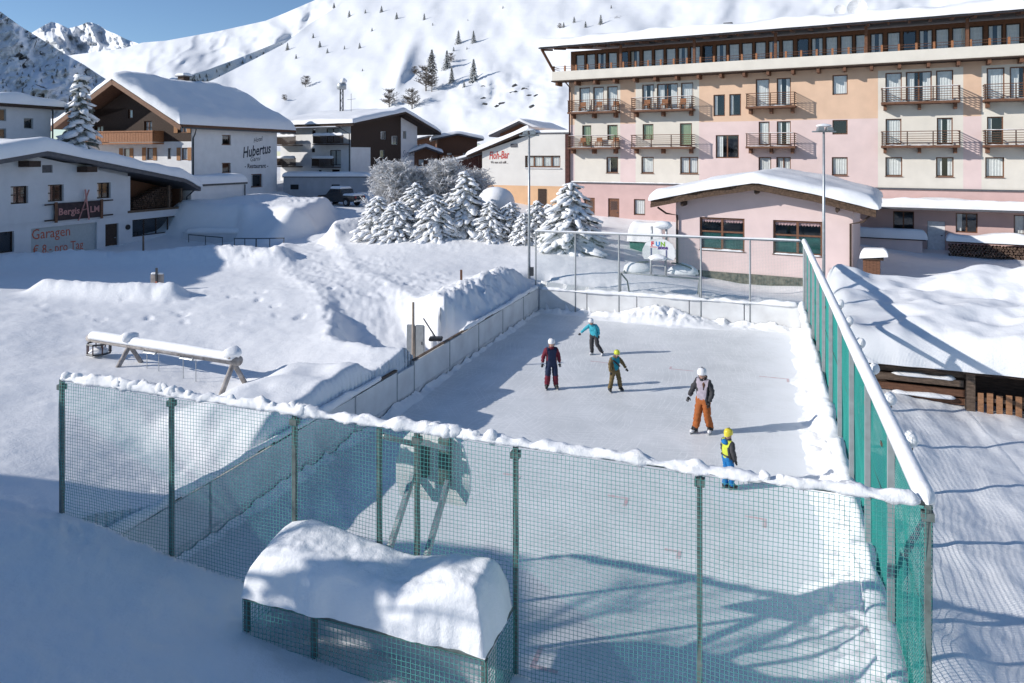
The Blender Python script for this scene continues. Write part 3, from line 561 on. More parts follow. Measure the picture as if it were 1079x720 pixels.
def balcony(x0, x1, z, seed):
    dp = 1.15; sl_ = MB().box(x0, x1, -dp, -.003, z - .16, z).build('balcony', WOOD_M, hotel); r = MB()
    for zz in (.14, .30, .46, .62, .78): r.box(x0 + .03, x1 - .03, -dp + .02, -dp + .045, z + zz, z + zz + .035); [r.box(x, x + .03, -dp + .06, -.03, z + zz, z + zz + .06) for x in (x0 + .03, x1 - .06)]
    r.box(x0, x1, -dp, -dp + .07, z + .95, z + 1.0); r.box(x0, x0 + .07, -dp + .073, -.01, z + .94, z + .99); r.box(x1 - .07, x1, -dp + .073, -.01, z + .94, z + .99)
    r.build('railing', WOOD_M, sl_); n = max(2, round((x1 - x0) / 1.8))
    for i in range(n + 1):
        x = x0 + .04 + (x1 - x0 - .11) * i / n; MB().box(x, x + .07, -dp + .0475, -dp + .1, z + .002, z + .945).build('railing_post', WOOD_D, sl_)
    for x in (x0 + .25, (x0 + x1) / 2, x1 - .25): MB().prism([(0, 0), (.2, 0), (.2, -.38), (0, -.38)], -.7, -.004).build('bracket', WOOD_M, sl_, loc=(x - .1, 0, z - .163))
    if seed % 2: snow_ridge('rail_snow', sl_, [(x0 + .1, -dp + .035, z + 1.0), (x1 - .1, -dp + .035, z + 1.0)], .06, .025, seed)
    snow_ridge('slab_snow', sl_, [(x0 + .2, -dp + .3, z), (x1 - .3, -dp + .3, z)], .28, .05, seed + 9, amp=.8)
    if seed in (0, 1, 5):
        for i in range(3 if x1 - x0 > 4 else 2):
            x = x0 + .9 + i * 1.5; c_ = MB().box(x, x + .5, -.75, -.3, z + .40, z + .45); c_.box(x, x + .05, -.75, -.7, z + .002, z + .4).box(x + .45, x + .5, -.75, -.7, z + .002, z + .4).box(x, x + .05, -.35, -.3, z + .002, z + .85).box(x + .45, x + .5, -.35, -.3, z + .002, z + .85).box(x + .05, x + .45, -.34, -.31, z + .5, z + .85)
            c_.build('balcony_chair', WOOD_O, sl_)
for i, (a, b) in enumerate(((.35, 4.73), (6.05, 11.1), (15.2, 18.73), (24.4, 29.15), (30.5, 35.6))): balcony(a, b, 10.95, i); balcony(a, b, 7.9, i + 5)
# glazed gallery under the roof
MB().box(-1.1, 44, -1.15, .0, 13.72, 14.5).build('gallery_parapet', CREAM, hotel)
MB().box(-1.16, 44, -1.21, .0, 13.62, 13.717).build('parapet_edge', WOOD_D, hotel)
for i in range(26): MB().box(-.8 + i * 1.75, -.6 + i * 1.75, -1.1, -.004, 13.3, 13.617).build('beam_end', WOOD_M, hotel)
gal = wall('gallery_wall', hotel, 0, 44, 14.0, 16.4, [(.45 + 1.0 * i + .08 * (i // 6), 1.3 + 1.0 * i + .08 * (i // 6), 14.55, 16.1) for i in range(41)], WOOD_M, loc=(0, .45, 0), th=.2)
for i in range(41): window(hotel, .45 + i + .08 * (i // 6), 1.3 + i + .08 * (i // 6), 14.55, 16.1, 1, (), (1, 1, 2, 1, 0, 2, 1)[i % 7], loc=(0, .45, 0), fm=WOOD_D)
gr = MB()
for zz in (14.72, 14.9): gr.box(-1.05, 44, -1.02, -.98, zz, zz + .03)
gr.box(-1.05, -1.01, -.98, .4, 14.72, 14.75).box(-1.05, -1.01, -.98, .4, 14.9, 14.93); gr.build('gallery_rail', WOOD_M, hotel)
for i in range(42): MB().box(-1.06 + i * 1.06, -.92 + i * 1.06, -1.06, -.95, 14.502, 15.0).build('rail_post', WOOD_O, hotel)
for i in range(8): MB().bar((-.95 + 6.1 * i, -1.0, 14.5), (-.95 + 6.1 * i - (.9 if i == 0 else 0), -1.0 - (.6 if i == 0 else 0), 16.42), .2).build('roof_post', WOOD_M, hotel)
HR = lambda x, y=0: 16.45 + .13 * (y + 2.0)
MB().add([(-1.9, -2.0, 16.45), (44, -2.0, 16.45), (44, 15, 18.66), (-1.9, 15, 18.66), (-1.9, -2.0, 16.58), (44, -2.0, 16.58), (44, 15, 18.79), (-1.9, 15, 18.79)], [(0, 1, 2, 3), (4, 5, 6, 7), (0, 1, 5, 4), (1, 2, 6, 5), (2, 3, 7, 6), (3, 0, 4, 7)]).build('roof', WOOD_M, hotel)
for i in range(36): MB().bar((-1.8 + i * 1.27, -1.85, 16.38), (-1.8 + i * 1.27, .45, 16.66), .14, .16).build('rafter', WOOD_M, hotel)
MB().box(-1.95, 44, -2.1, -2.003, 16.44, 16.53).build('gutter', FASCIA, hotel)
snow_slab('roof_snow', hotel, -2.1, 44, -2.32, 15, lambda x, y: HR(x, y) + .135, .75, 3, .5, .22, .55)
pipe(hotel, [(.12, -1.1, 13.6), (.12, -.14, 13.2), (.12, -.14, 1.6)], .06, WOOD_R)
for x, y, h in ((6.3, 3, .55), (12.5, 4, .6), (19, 6, .5)): MB().box(x, x + .7, y, y + .5, HR(x, y), HR(x, y) + .62 + h).build('chimney', FASCIA, hotel)
def dish(x, y, r): 
    z = HR(x, y) + .8; d_ = MB(); d_.tube([(x, y, z - .6), (x, y, z + .7)], .05, 6); pr = [(r * t, .28 * r * t * t) for t in (.02, .3, .55, .8, 1)]
    vs = []; n = 16
    for q, dz in pr:
        for k in range(n): t = k * 2 * math.pi / n; vs.append((x + q * math.cos(t), y - .12 + -dz, z + .8 + q * math.sin(t)))
    d_.add(vs, [(i * n + k, i * n + (k + 1) % n, (i + 1) * n + (k + 1) % n, (i + 1) * n + k) for i in range(4) for k in range(n)]).build('satellite_dish', mat('dish_white', (.75, .75, .75), .5), hotel, smooth=True)
dish(22.6, 7, .75); dish(21.3, 7.5, .45)
# ground floor canopy, snow on it, low walls with snow
cn = MB().box(21.5, 44, -1.6, -.105, 3.48, 3.62).build('canopy', FASCIA, hotel); snow_slab('canopy_snow', hotel, 21.5, 44, -1.62, -.11, lambda x, y: 3.62, .58, 5, .3, .3, .3)
wd = thing('snow_topped_bench_wall', 'low shaded wall under a thick loaf of snow left of the white door', 'wall', hotel.matrix_basis @ Vector((22.6, -2.0, 0)), HA)
MB().box(0, 4.3, 0, .8, .4, 1.42).build('wall', PINK, wd); MB().box(-.1, 4.5, -.1, .9, 1.423, 1.5).build('coping', WOOD_D, wd); snow_slab('snow', wd, -.15, 4.6, -.15, .95, lambda x, y: 1.5, .6, 8, .2, .2, .35)
wl = thing('firewood_stack', 'long stack of split firewood under snow right of the white door', 'firewood', hotel.matrix_basis @ Vector((28.4, -1.9, 0)), HA)
rnd = random.Random(4); lg = MB()
for r in range(5):
    for i in range(46): lg.tube([(.1 + i * .19 + rnd.uniform(-.04, .04) + .09 * (r % 2), rnd.uniform(-.04, .02), .52 + r * .165 + rnd.uniform(-.02, .02)), (.1 + i * .19 + .09 * (r % 2), .7, .52 + r * .165)], rnd.uniform(.07, .1), 5)
lo_ = lg.build('logs', LOG, wl); tag(lo_, kind='stuff'); MB().box(-.1, 9.2, -.1, .8, 1.4, 1.48).build('cover_board', WOOD_D, wl); snow_slab('snow', wl, -.15, 9.3, -.2, .9, lambda x, y: 1.48, .6, 12, .2, .25, .35)

# ------------------------------------------------------------------ the pink restaurant in front of it
rest = thing('restaurant', 'single storey pale pink restaurant with snowy timber gable roof behind the rink', 'restaurant', (9.65, 41.8, 0), HA)
gz_r = gable_z(-1.2, 4.2, 4.65, 5.35, 10.5, 4.1)
RWn = [(1.39, 3.9, 1.78, 3.64), (5.42, 7.93, 1.78, 3.64)]
wall('wall', rest, 0, 9.4, .55, 4.3, RWn, PINK, cuts_x=(4.65,), top=lambda x: gz_r(x) + .05, cuts_z=(3.9,))
MB().box(0, 9.45, -.05, .4, -1.2, .55).build('stone_plinth', STONE, rest)
wall('side_wall', rest, 0, 11, -1, 4.4, (), PINK, loc=(9.4, 0, 0), rz=math.pi / 2); wall('side_wall', rest, 0, 11, -1, 4.4, (), PINK, loc=(0, 11, 0), rz=-math.pi / 2); core(rest, .3, 9.1, .9, 10.9, 0, 4.1)
for h in RWn:
    w1 = window(rest, *h, 2, (1.05,), 1, cm=CURTP, valance=True, sill=True, fw=.1); snow_ridge('sill_snow', rest, [(h[0] + .05, -.02, h[2] - .0), (h[1] - .05, -.02, h[2] - .0)], .16, .06, int(h[0]))
    MB().box(h[0] + .11, h[1] - .11, .20, .21, h[2] + .08, h[2] + .98).build('green_lower_pane', mat('green_glass_film', (.018, .10, .085), .15, .3, 3, spec=.6), w1, loc=(-h[0], -.1, -h[2]))
prof = [(-1.2, 4.22), (1.7, 4.86), (4.65, 5.37), (7.6, 4.83), (10.5, 4.12)]
roof('roof', rest, prof, -1.0, 11.4, .34, WOOD_D)
for k, (y, dz, hh, m_) in enumerate(((-1.06, .165, .19, FASW), (-1.12, -.06, .22, FASW))): roof('fascia_board', rest, [(x, z + dz) for x, z in prof], y, -1.003, hh, m_)
for x in (.6, 4.65, 8.7): MB().prism([(x - .08, gz_r(x) - .02), (x + .08, gz_r(x) - .02), (x + .08, gz_r(x) - .2), (x, gz_r(x) - .28), (x - .08, gz_r(x) - .2)], -.95, .0).build('beam_end', WOOD_D, rest)
_rs = lambda x, y=0: float(np.interp(x, [p[0] for p in prof], [p[1] for p in prof])) + .35
snow_slab('roof_snow', rest, -1.35, 10.7, -1.2, 11.4, _rs, .62, 21, .35, .16, .6)
pipe(rest, [(-.95, -.5, 4.15), (-.5, -.3, 3.8), (.1, -.12, 3.7), (.1, -.12, .2)], .055, WOOD_D); pipe(rest, [(10.2, -.6, 4.1), (9.9, -.3, 3.75), (9.3, -.12, 3.6), (9.3, -.12, .0)], .055, WOOD_D)

# ------------------------------------------------------------------ the alm with the garages, left
VA = math.atan2(.943, .334)
alm = thing('alm_inn', 'long white inn with low snowy gable roof, garage door and wooden name board', 'inn', (-32.6, 45.3, 0), VA)
gz_a = gable_z(-11, 4.9, 2.3, 7.15, 15.6, 4.35)
AW = [(.61, 1.77, 4.04, 5.2), (3.14, 4.3, 4.04, 5.2), (6.91, 8.07, 4.04, 5.2), (-1.6, .84, .95, 2.3), (1.96, 6.93, -.2, 2.33), (7.61, 8.75, 0, 2.1), (10, 14.75, .9, 2.22), (2.73, 3.48, 6.03, 6.55)]
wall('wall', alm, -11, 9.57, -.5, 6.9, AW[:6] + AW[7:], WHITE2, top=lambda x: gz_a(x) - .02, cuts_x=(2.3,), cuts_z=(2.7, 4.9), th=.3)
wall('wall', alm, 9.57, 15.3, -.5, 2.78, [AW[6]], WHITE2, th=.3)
MB().box(9.57, 9.8, .003, 5, 2.78, gz_a(9.57)).build('loggia_side', WHITE2, alm); MB().box(9.57, 15.4, -.06, .3, 2.783, 2.95).build('loggia_sill', WOOD_G, alm)
wall('loggia_back', alm, 9.8, 15.3, 2.78, 5.6, (), WOOD_M, top=lambda x: gz_a(x) + .1, loc=(0, 2.2, 0)); MB().box(9.8, 15.3, .3, 2.2, 2.75, 2.78).build('loggia_floor', WOOD_D, alm)
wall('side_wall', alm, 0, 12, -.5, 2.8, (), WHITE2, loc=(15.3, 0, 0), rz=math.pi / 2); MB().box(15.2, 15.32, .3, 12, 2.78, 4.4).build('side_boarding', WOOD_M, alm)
for x in (13.6, 14.9): MB().box(x, x + .16, .06, .22, 2.953, gz_a(x + .16)).build('loggia_post', WOOD_G, alm)
lg = MB(); rnd = random.Random(9)
for r in range(11):
    for i in range(24):
        x = 10.9 + i * .165 + .08 * (r % 2)
        if r * .15 < .6 + .35 * (x - 10.9) and x < 14.8: lg.tube([(x, .9 + rnd.uniform(-.06, .06), 3.02 + r * .15), (x, 1.7, 3.02 + r * .15)], rnd.uniform(.06, .085), 5)
tag(lg.build('stacked_logs', LOG, alm), kind='stuff'); core(alm, -10.8, 9.3, .9, 13, -.3, 4.8); core(alm, 9.9, 15, .9, 2.1, -.3, 2.7)
for h in AW[:3]: window(alm, *h, 2, (.58,), 3, deep=.18, fm=WOOD_D, sill=True)
window(alm, *AW[3], 2, (), 0, deep=.18, fm=WOOD_D); window(alm, *AW[6], 4, (), 0, deep=.12, fm=WOOD_D)
MB().box(2.73, 3.48, .1, .14, 6.03, 6.55).build('vent_grille', FASCIA, alm)
gd = MB().box(1.98, 6.91, .17, .23, -.2, 2.31).build('garage_door', mat('grey_green_door', (.42, .45, .45), .6, .08), alm)
text('garage_lettering', 'Garagen', mat('red_lettering', (.50, .11, .05), .6), gd, (2.1, .168, 1.58), (R(90), 0, 0), .98, .006, sx=.86)
text('price_lettering', '€ 8,- pro Tag', MATS['red_lettering'], gd, (2.2, .168, .55), (R(90), 0, 0), .88, .006, sx=.78)
ad = MB().box(7.63, 8.73, .15, .22, 0, 2.08).build('door', WOOD_D, alm); MB().box(8.5, 8.6, .1, .15, 1.0, 1.06).build('door_handle', METAL, ad)
MB().box(-11, 9.55, -.06, -.003, 2.62, 2.74).build('string_course', WHITE2, alm)
sg = MB().prism([(3.45, 2.72), (7.2, 2.72), (7.12, 3.32), (7.2, 3.92), (3.45, 3.92), (3.53, 3.32)], -.22, -.12).build('name_board', mat('dark_sign_board', (.045, .028, .03), .7, .4, 4), alm)
for z in (2.78, 3.86): MB().bar((2.8, -.17, z), (8.1, -.17, z + .03), .09).build('sign_pole', WOOD_D, sg)
for x in (3.45, 7.0): MB().box(x, x + .2, -.27, -.223, 2.6, 4.0).build('sign_edge', WOOD_M, sg)
SGN = mat('faded_pink_lettering', (.50, .24, .22), .7)
text('lettering', 'Bergis', SGN, sg, (3.72, -.225, 3.10), (R(90), 0, 0), .66, .012, offset=.012); text('lettering', 'LM', SGN, sg, (6.15, -.225, 3.12), (R(90), 0, 0), .62, .012, offset=.012)
for a, b in (((5.2, 2.6), (6.05, 4.75)), ((6.05, 2.6), (5.75, 4.78)), ((5.5, 3.32), (5.98, 3.42))): MB().bar((a[0], -.26, a[1]), (b[0], -.26, b[1]), .11, .04).build('crossed_ski', SGN, sg)
roof('roof', alm, [(-12, 4.72), (2.3, 7.2), (14.2, 4.98), (15.9, 4.2)], -1.1, 13, .3, FASCIA)
for x in (1.1, 5.3): MB().box(x, x + .8, -1.0, .0, gz_a(x) - .5, gz_a(x) - .1).build('purlin_end', WOOD_D, alm)
_ra = lambda x, y=0: float(np.interp(x, [-12, 2.3, 14.2, 15.9], [4.72, 7.2, 4.98, 4.2])) + .31
snow_slab('roof_snow', alm, -12, 16.0, -1.25, 13, _ra, .85, 31, .45, .12, .7)
pipe(alm, [(15.7, -.6, 4.3), (15.6, -.3, 4.0), (15.36, -.1, 3.7), (15.36, -.1, .3)], .06)
MB().tube([(9.55, -.09, 1.72), (9.55, -.004, 1.72)], .2, 14).build('wall_lamp', BLACK, alm)

# ------------------------------------------------------------------ the guest house with the lettering
WOOD_B = mat('warm_brown_timber', (.24, .13, .08), .7, .3, 5, .3, 30, stretch=(1, 1, 6))
hub = thing('guest_house', 'large white guest house with steep snowy roof and dark timber gable', 'guest house', (-30.8, 65.9, 0), VA)
HS = [(6.15, 7.45, 8.3, 9.3), (6.15, 7.45, 5.4, 6.45), (10.5, 12.3, 3.8, 5.2)]
wall('side_wall', hub, 2.1, 14.8, 1.5, 10.2, HS, WHITE, loc=(0, .7, 0), th=.3)
gh = gable_z(0, 10.0, 7.5, 14.1, 15, 10.0)        # gable wall, seen from the front: left to right
GL = (2.1, 15.7, 0)
HG = [(13.75, 14.5, 6.75, 7.95), (12.05, 12.5, 6.85, 7.9), (9.4, 10.2, 6.75, 7.95), (13.4, 14.4, 9.4, 10.3), (9.1, 10.1, 8.75, 10.6), (7.0, 7.6, 12.2, 13.0), (2.6, 3.7, 8.75, 10.2), (6.4, 7.2, 6.8, 7.9)]
_lo = [h for h in HG if h[3] < 8.5]; _up = [h for h in HG if h[2] > 8.5 and h[3] < 10.7]
wall('gable_wall', hub, 0, 15, 1.5, 8.55, _lo, WHITE, loc=GL, rz=-math.pi / 2, th=.3)
wall('timber_gable', hub, 0, 15, 8.55, 10.0, [(a, b, c, 9.999) for a, b, c, d in _up], WOOD_D, loc=GL, rz=-math.pi / 2, th=.3)
wall('timber_gable', hub, 0, 15, 10.0, 10.7, [(a, b, 10.0, d) for a, b, c, d in _up], WOOD_D, loc=GL, rz=-math.pi / 2, th=.3, top=lambda x: min(gh(x), 10.7), cuts_x=(1.28, 13.72))
wall('timber_gable', hub, 1.28, 13.72, 10.7, 12, [(7.0, 7.6, 10.9, 11.8)], WOOD_D, loc=GL, rz=-math.pi / 2, th=.3, top=gh, cuts_x=(7.5,), cuts_z=(10.72, 11.9))
core(hub, 2.8, 14.6, 1.4, 15.2, 1.5, 9.9)
for h in HS: window(hub, *h, 1, (), 3, loc=(0, .7, 0), deep=.15, sill=True)
SHUT = mat('orange_shutter', (.38, .19, .085), .7, .2, 8)
for h in HG:
    h = (7.0, 7.6, 10.9, 11.8) if h[2] > 12 else h
    o = window(hub, *h, 2 if h[1] - h[0] > .95 else 1, (), 1, loc=GL, rz=-math.pi / 2, deep=.12)
    if h[1] - h[0] > .55 and h[2] < 10.5 and h[3] - h[2] < 1.3:
        W_ = h[1] - h[0]
        for s in (-.52, W_ + .06): MB().box(s, s + .46, -.17, -.125, -.02, h[3] - h[2] + .02).build('shutter', SHUT, o)
_m = MB().prism([(0, 9.85), (8.3, 14.35), (16.6, 9.85), (16.6, 10.1), (8.3, 14.6), (0, 10.1)], 0, 17.3); _m.v = [(y, x, z) for x, y, z in _m.v]; _m.build('roof', WOOD_M, hub)
_rh = lambda x, y: float(np.interp(y, [0, 8.3, 16.6], [9.85, 14.35, 9.85])) + .26
snow_slab('roof_snow', hub, -.1, 17.4, -.1, 16.7, _rh, .8, 41, .45, .2, .6)
for s, (y0, y1) in enumerate(((-.1, 8.3), (16.7, 8.3))):
    MB().bar((-.06, y0, 9.75), (-.06, y1, 14.3), .10, .42).build('barge_board', WOOD_B, hub)
bl = MB().box(.75, 2.1, 4.1, 14.6, 8.3, 8.45).build('balcony', WOOD_O, hub)
for i in range(30): MB().box(.75, .81, 4.13 + i * .35, 4.13 + i * .35 + .32, 8.5, 9.45).build('balcony_board', WOOD_O, bl)
MB().box(.69, .85, 4.05, 14.65, 9.453, 9.6).build('hand_rail', WOOD_O, bl); MB().box(.85, 2.1, 4.1, 4.16, 8.5, 9.6).build('balcony_side', WOOD_O, bl)
MB().box(9.6, 10.5, 9.0, 9.8, 13.4, 15.9).build('chimney', WOOD_D, hub); MB().box(9.4, 10.7, 8.8, 10.0, 15.9, 16.0).build('chimney_cap', FASCIA, hub); snow_slab('chimney_snow', hub, 9.4, 10.7, 8.8, 10.0, lambda x, y: 16.0, .35, 2, .2)
TXT = mat('dark_wall_lettering', (.05, .055, .07), .7)
text('lettering', 'Hubertus', TXT, hub, (9.2, .69, 6.95), (R(90), R(-7), 0), 1.6, .004, shear=.3, sx=.74, offset=.028)
text('small_lettering', 'Hotel', TXT, hub, (10.9, .69, 8.55), (R(90), R(-12), 0), .7, .004, shear=.35, sx=.9); text('small_lettering', 'Garni', TXT, hub, (10.3, .69, 6.55), (R(90), R(-4), 0), .72, .004, shear=.35)
text('small_lettering', '- Restaurant -', TXT, hub, (9.5, .69, 5.85), (R(90), 0, 0), .68, .004, offset=.012)
pipe(hub, [(2.1, .1, 9.85), (2.1, .3, 9.2), (2.25, .62, 8.9), (2.25, .62, 3)], .07); MB().box(.2, 17.2, -.14, -.02, 9.72, 9.86).build('gutter', DMETAL, hub)

# flat garage between the two, wall and railing below the drift
gar = thing('flat_garage', 'low white garage with flat snow roof beside the lettered house', 'garage', (-27.2, 60.2, 0), VA)
MB().box(0, 6.6, 0, 2.6, .5, 4.55).build('wall', WHITE, gar); MB().box(-.15, 6.8, -.15, 2.6, 4.553, 4.72).build('roof_edge', DMETAL, gar); snow_slab('roof_snow', gar, -.2, 6.9, -.2, 2.6, lambda x, y: 4.72, .75, 44, .3, .1, .45)
pipe(gar, [(6.5, -.1, 4.5), (6.5, -.1, 1.5)], .05)
rl = thing('snowed_in_railing', 'dark handrail on low wall half buried in the shaded drift', 'railing', (-26.0, 57.3, 0), R(-4))
rl.location = (0, 0, 0); rl.rotation_euler = (0, 0, 0)
for p, q in (((-25.9, 56.8), (-23.1, 56.7)), ((-21.6, 55.2), (-18.6, 51.6)), ((-18.6, 51.6), (-15.6, 48.6))):
    p = (*p, gz(*p) + .62); q = (*q, gz(*q) + .62)
    MB().tube([p, q], .04, 6).build('hand_rail', DMETAL, rl)
    for f in (.01, .5, .99): a_ = Vector(p).lerp(Vector(q), f); MB().tube([a_ - Vector((0, 0, .03)), (a_.x, a_.y, gz(a_.x, a_.y) - .2)], .03, 6).build('post', DMETAL, rl)
MB().box(-26.6, -21.8, 57.3, 57.6, -.4, 1.0).build('low_wall', WHITE2, rl)
snow_ridge('snow', rl, [(-26.5, 57.45, 1.0), (-21.9, 57.45, 1.0)], .5, .35, 4, .3, .6)
rebase(rl, (-22, 55, gz(-22, 55)))

# white house behind the alm roof
lh = thing('white_house', 'plain white house with flat snowy roof at the left edge', 'house', (-40, 62, 0), VA)
LW = [(-2.68, -1.87, 9.45, 10.35), (-5.2, -4.15, 10.0, 11.0), (-5.2, -4.15, 8.4, 9.4)]
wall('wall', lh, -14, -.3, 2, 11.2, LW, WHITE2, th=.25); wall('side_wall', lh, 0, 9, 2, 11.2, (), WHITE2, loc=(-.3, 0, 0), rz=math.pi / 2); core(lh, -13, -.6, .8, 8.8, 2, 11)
for h in LW: window(lh, *h, 1, (), 0, fm=GREYP)
MB().box(-14, .8, -.8, 9.5, 11.2, 11.42).build('roof_edge', WOOD_D, lh); snow_slab('roof_snow', lh, -14, 1.0, -1.0, 9.6, lambda x, y: 11.42, .8, 51, .4, .25, .6); pipe(lh, [(-.2, -.1, 11.2), (-.2, -.1, 3)], .06)

# ------------------------------------------------------------------ dark timber house
DA = math.atan2(.866, .5)
dk = thing('dark_timber_house', 'three storey house with black timber gable and snowy balconies', 'house', (-19.3, 85, 0), DA)
gd_ = gable_z(-.9, 10.75, 8.4, 12.6, 16.2, 10.1)
DG = [(5.44, 6.5, 9.25, 10.28), (7.56, 8.8, 8.6, 9.75), (9.85, 10.6, 9.4, 10.45), (5.3, 6.2, 6.9, 7.9)]
wall('gable_wall', dk, 0, 12.9, 3, 10.6, DG, [WOOD_D, WHITE], lambda x, z: 1 if x > 9.45 or (x < 3.5 and z < 8.2) else 0, (3.5, 9.45), (8.2,))
wall('gable_peak', dk, 0, 12.9, 10.6, 10.9, (), [WOOD_D, WHITE], lambda x, z: 1 if x > 9.45 else 0, (8.4, 9.45), top=lambda x: max(10.61, gd_(x)))
core(dk, .6, 12.6, .6, 11, 3, 10.4)
for h in DG: window(dk, *h, 1, (), 3, fm=GREYP)
DL = (0, 12.0, 0)   # side wall, seen from the front: left to right = 12 - y
DS = [(5.6, 6.2, 9.92, 10.5), (5.5, 6.1, 7.6, 8.1), (8.6, 10.4, 6.0, 7.85), (8.0, 10.2, 8.75, 10.5), (6.7, 7.2, 4.9, 5.4), (8.9, 10.2, 4.9, 5.5)]
wall('side_wall', dk, 0, 12, 3, 10.7, DS, WHITE, loc=DL, rz=-math.pi / 2)
for h in DS: window(dk, *h, 2 if h[1] - h[0] > 1.5 else 1, (), 1 if h[1] - h[0] > 1.5 else 0, loc=DL, rz=-math.pi / 2, fm=WOOD_D)
def dbal(a, b, z, h=.95):
    q = MB().box(-1.2, -.003, 12 - b, 12 - a, z - .12, z).build('balcony', WOOD_D, dk); rr = MB()
    n = int((b - a) / .16)
    for i in range(n): rr.box(-1.2, -1.16, 12 - b + i * (b - a) / n, 12 - b + i * (b - a) / n + .1, z + .05, z + h)
    rr.box(-1.24, -1.12, 12 - b, 12 - a, z + h + .003, z + h + .08); rr.box(-1.1, -.02, 12 - a - .05, 12 - a, z + .05, z + h); rr.build('railing', WOOD_D, q)
    snow_ridge('rail_snow', q, [(-1.18, 12 - b + .05, z + h + .08), (-1.18, 12 - a - .05, z + h + .08)], .22, .28, int(z), .2)
for a, b, z in ((6.9, 11.9, 8.6), (6.7, 10.4, 5.85), (.2, 4.0, 8.55), (.2, 4.0, 5.85)): dbal(a, b, z)
roof('roof', dk, [(-1.3, 10.7), (8.4, 12.55), (16.2, 10.05)], -1.6, 14, .3, WOOD_D)
_rd = lambda x, y: float(np.interp(x, [-1.3, 8.4, 16.2], [10.7, 12.55, 10.05])) + .31
snow_slab('roof_snow', dk, -1.5, 16.3, -1.7, 14, _rd, .55, 61, .45, .14, .45)
text('lettering', 'Sigund', mat('blue_grey_lettering', (.24, .28, .34), .7), dk, (9.75, -.01, 7.0), (R(90), R(-4), 0), 1.25, .004, shear=.3, sx=.8)
pipe(dk, [(-1.0, 1.0, 10.6), (-.15, .1, 9.8), (-.15, .1, 4)], .06)
ma = thing('radio_mast', 'lattice mast with round snow capped drum behind the dark house', 'mast', at(360, 118, 95) - Vector((0, 0, 3)), 0)
for s in ((-.22, -.22), (.22, -.22), (.22, .22), (-.22, .22)): MB().tube([(s[0], s[1], -4), (s[0] * .8, s[1] * .8, 6.0)], .05, 5).build('leg', DMETAL, ma)
br = MB()
for i in range(9): br.bar((-.2, -.2, -3 + i), (.2, -.2, -2 + i), .04).bar((.2, -.2, -3 + i), (-.2, -.2, -2 + i), .04).bar((-.2, .2, -3 + i), (-.2, -.2, -2 + i), .04)
br.build('lattice', DMETAL, ma); MB().lathe([(.55, 6.0), (.62, 6.05), (.62, 6.75), (.55, 6.8)], n=18).build('drum', METAL, ma, smooth=True); MB().blob((.25, 0, 7.15), (.42, .42, .36), .2, 3).build('snow', SNOW, ma, smooth=True)
ma2 = thing('antenna', 'thin antenna mast on the roof right of the drum', 'antenna', at(370, 118, 93) - Vector((0, 0, .8))); MB().tube([(0, 0, 0), (0, 0, 3.2)], .03, 5).build('pole', DMETAL, ma2); MB().bar((-.5, 0, 2.4), (.6, 0, 2.5), .04).build('cross_arm', DMETAL, ma2); MB().box(-.5, .5, -.3, .3, .0, .25).build('base', DMETAL, ma2)
rw = thing('retaining_wall', 'long grey wall with snow ledge below the dark house', 'wall', (-25.6, 79.5, 0), 0)
MB().box(0, 9.6, 0, 1.2, 1.5, 4.75).build('wall', mat('grey_concrete', (.40, .41, .43), .85, .1, 1.5), rw); MB().box(-.1, 9.7, -.12, 1.2, 4.753, 4.85).build('coping', FASCIA, rw); snow_slab('snow', rw, -.1, 9.8, -.15, 3.2, lambda x, y: 4.85, .45, 71, .3, .15, .3)
for x in (.8, 5.4): MB().box(x, x + .9, -.03, -.003, 3.4, 3.95).build('vent_opening', DARK, rw)

# ------------------------------------------------------------------ bar building with the red lettering, barn and chalets
fb = thing('bar_building', 'cream bar building with red lettering and a strip window', 'bar', (-2.76, 65.8, 0), -.42); fb.scale = (1.076, 1, 1.03)
FWn = [(4.0, 7.15, 5.95, 6.98)]
CREAMW = mat('off_white_render', (.72, .69, .64), .85, .05, 1.0, .2, 30)
wall('wall', fb, 0, 7.9, 2.5, 7.3, FWn, [CREAMW, PEACH], lambda x, z: 1 if z < 4.35 else 0, (3.9,), (4.35,)); wall('upper_wall', fb, 0, 7.9, 7.3, 8.8, (), CREAMW, cuts_x=(4.6,), top=lambda x: min(8.85, 7.35 + x * .40))
core(fb, .2, 7.8, .8, 6, 2.5, 7.0); window(fb, *FWn[0], 4, (), 1, deep=.12, fw=.11); MB().box(3.95, 7.2, -.12, -.003, 5.86, 5.93).build('sill', WHITE, fb)
MB().box(3.98, 7.17, .03, .07, 6.9, 6.979).build('lintel', WOOD_D, fb); MB().box(2.7, 3.3, -.05, -.003, 7.72, 8.02).build('vent_grille', FASCIA, fb); MB().box(5.2, 5.9, .1, .16, 2.6, 4.1).build('door', WOOD_D, fb, loc=(0, -.17, 0))
RDT = mat('bright_red_lettering', (.52, .06, .045), .6)
text('lettering', 'Floh-Bar', RDT, fb, (.66, -.012, 6.65), (R(90), R(-3), 0), .98, .006, shear=.25, sx=.55, offset=.014); text('small_lettering', 'Wo man sich trifft ...', mat('brown_lettering', (.12, .08, .06), .7), fb, (.8, -.012, 6.28), (R(90), 0, 0), .32, .006, shear=.2, sx=.62)
MB().add([(-1.3, -.5, 6.85), (4.3, -.5, 9.05), (4.3, 7, 9.05), (-1.3, 7, 6.85), (-1.3, -.5, 6.98), (4.3, -.5, 9.18), (4.3, 7, 9.18), (-1.3, 7, 6.98)], [(0, 1, 2, 3), (4, 5, 6, 7), (0, 1, 5, 4), (1, 2, 6, 5), (2, 3, 7, 6), (3, 0, 4, 7)]).build('roof', WOOD_D, fb)
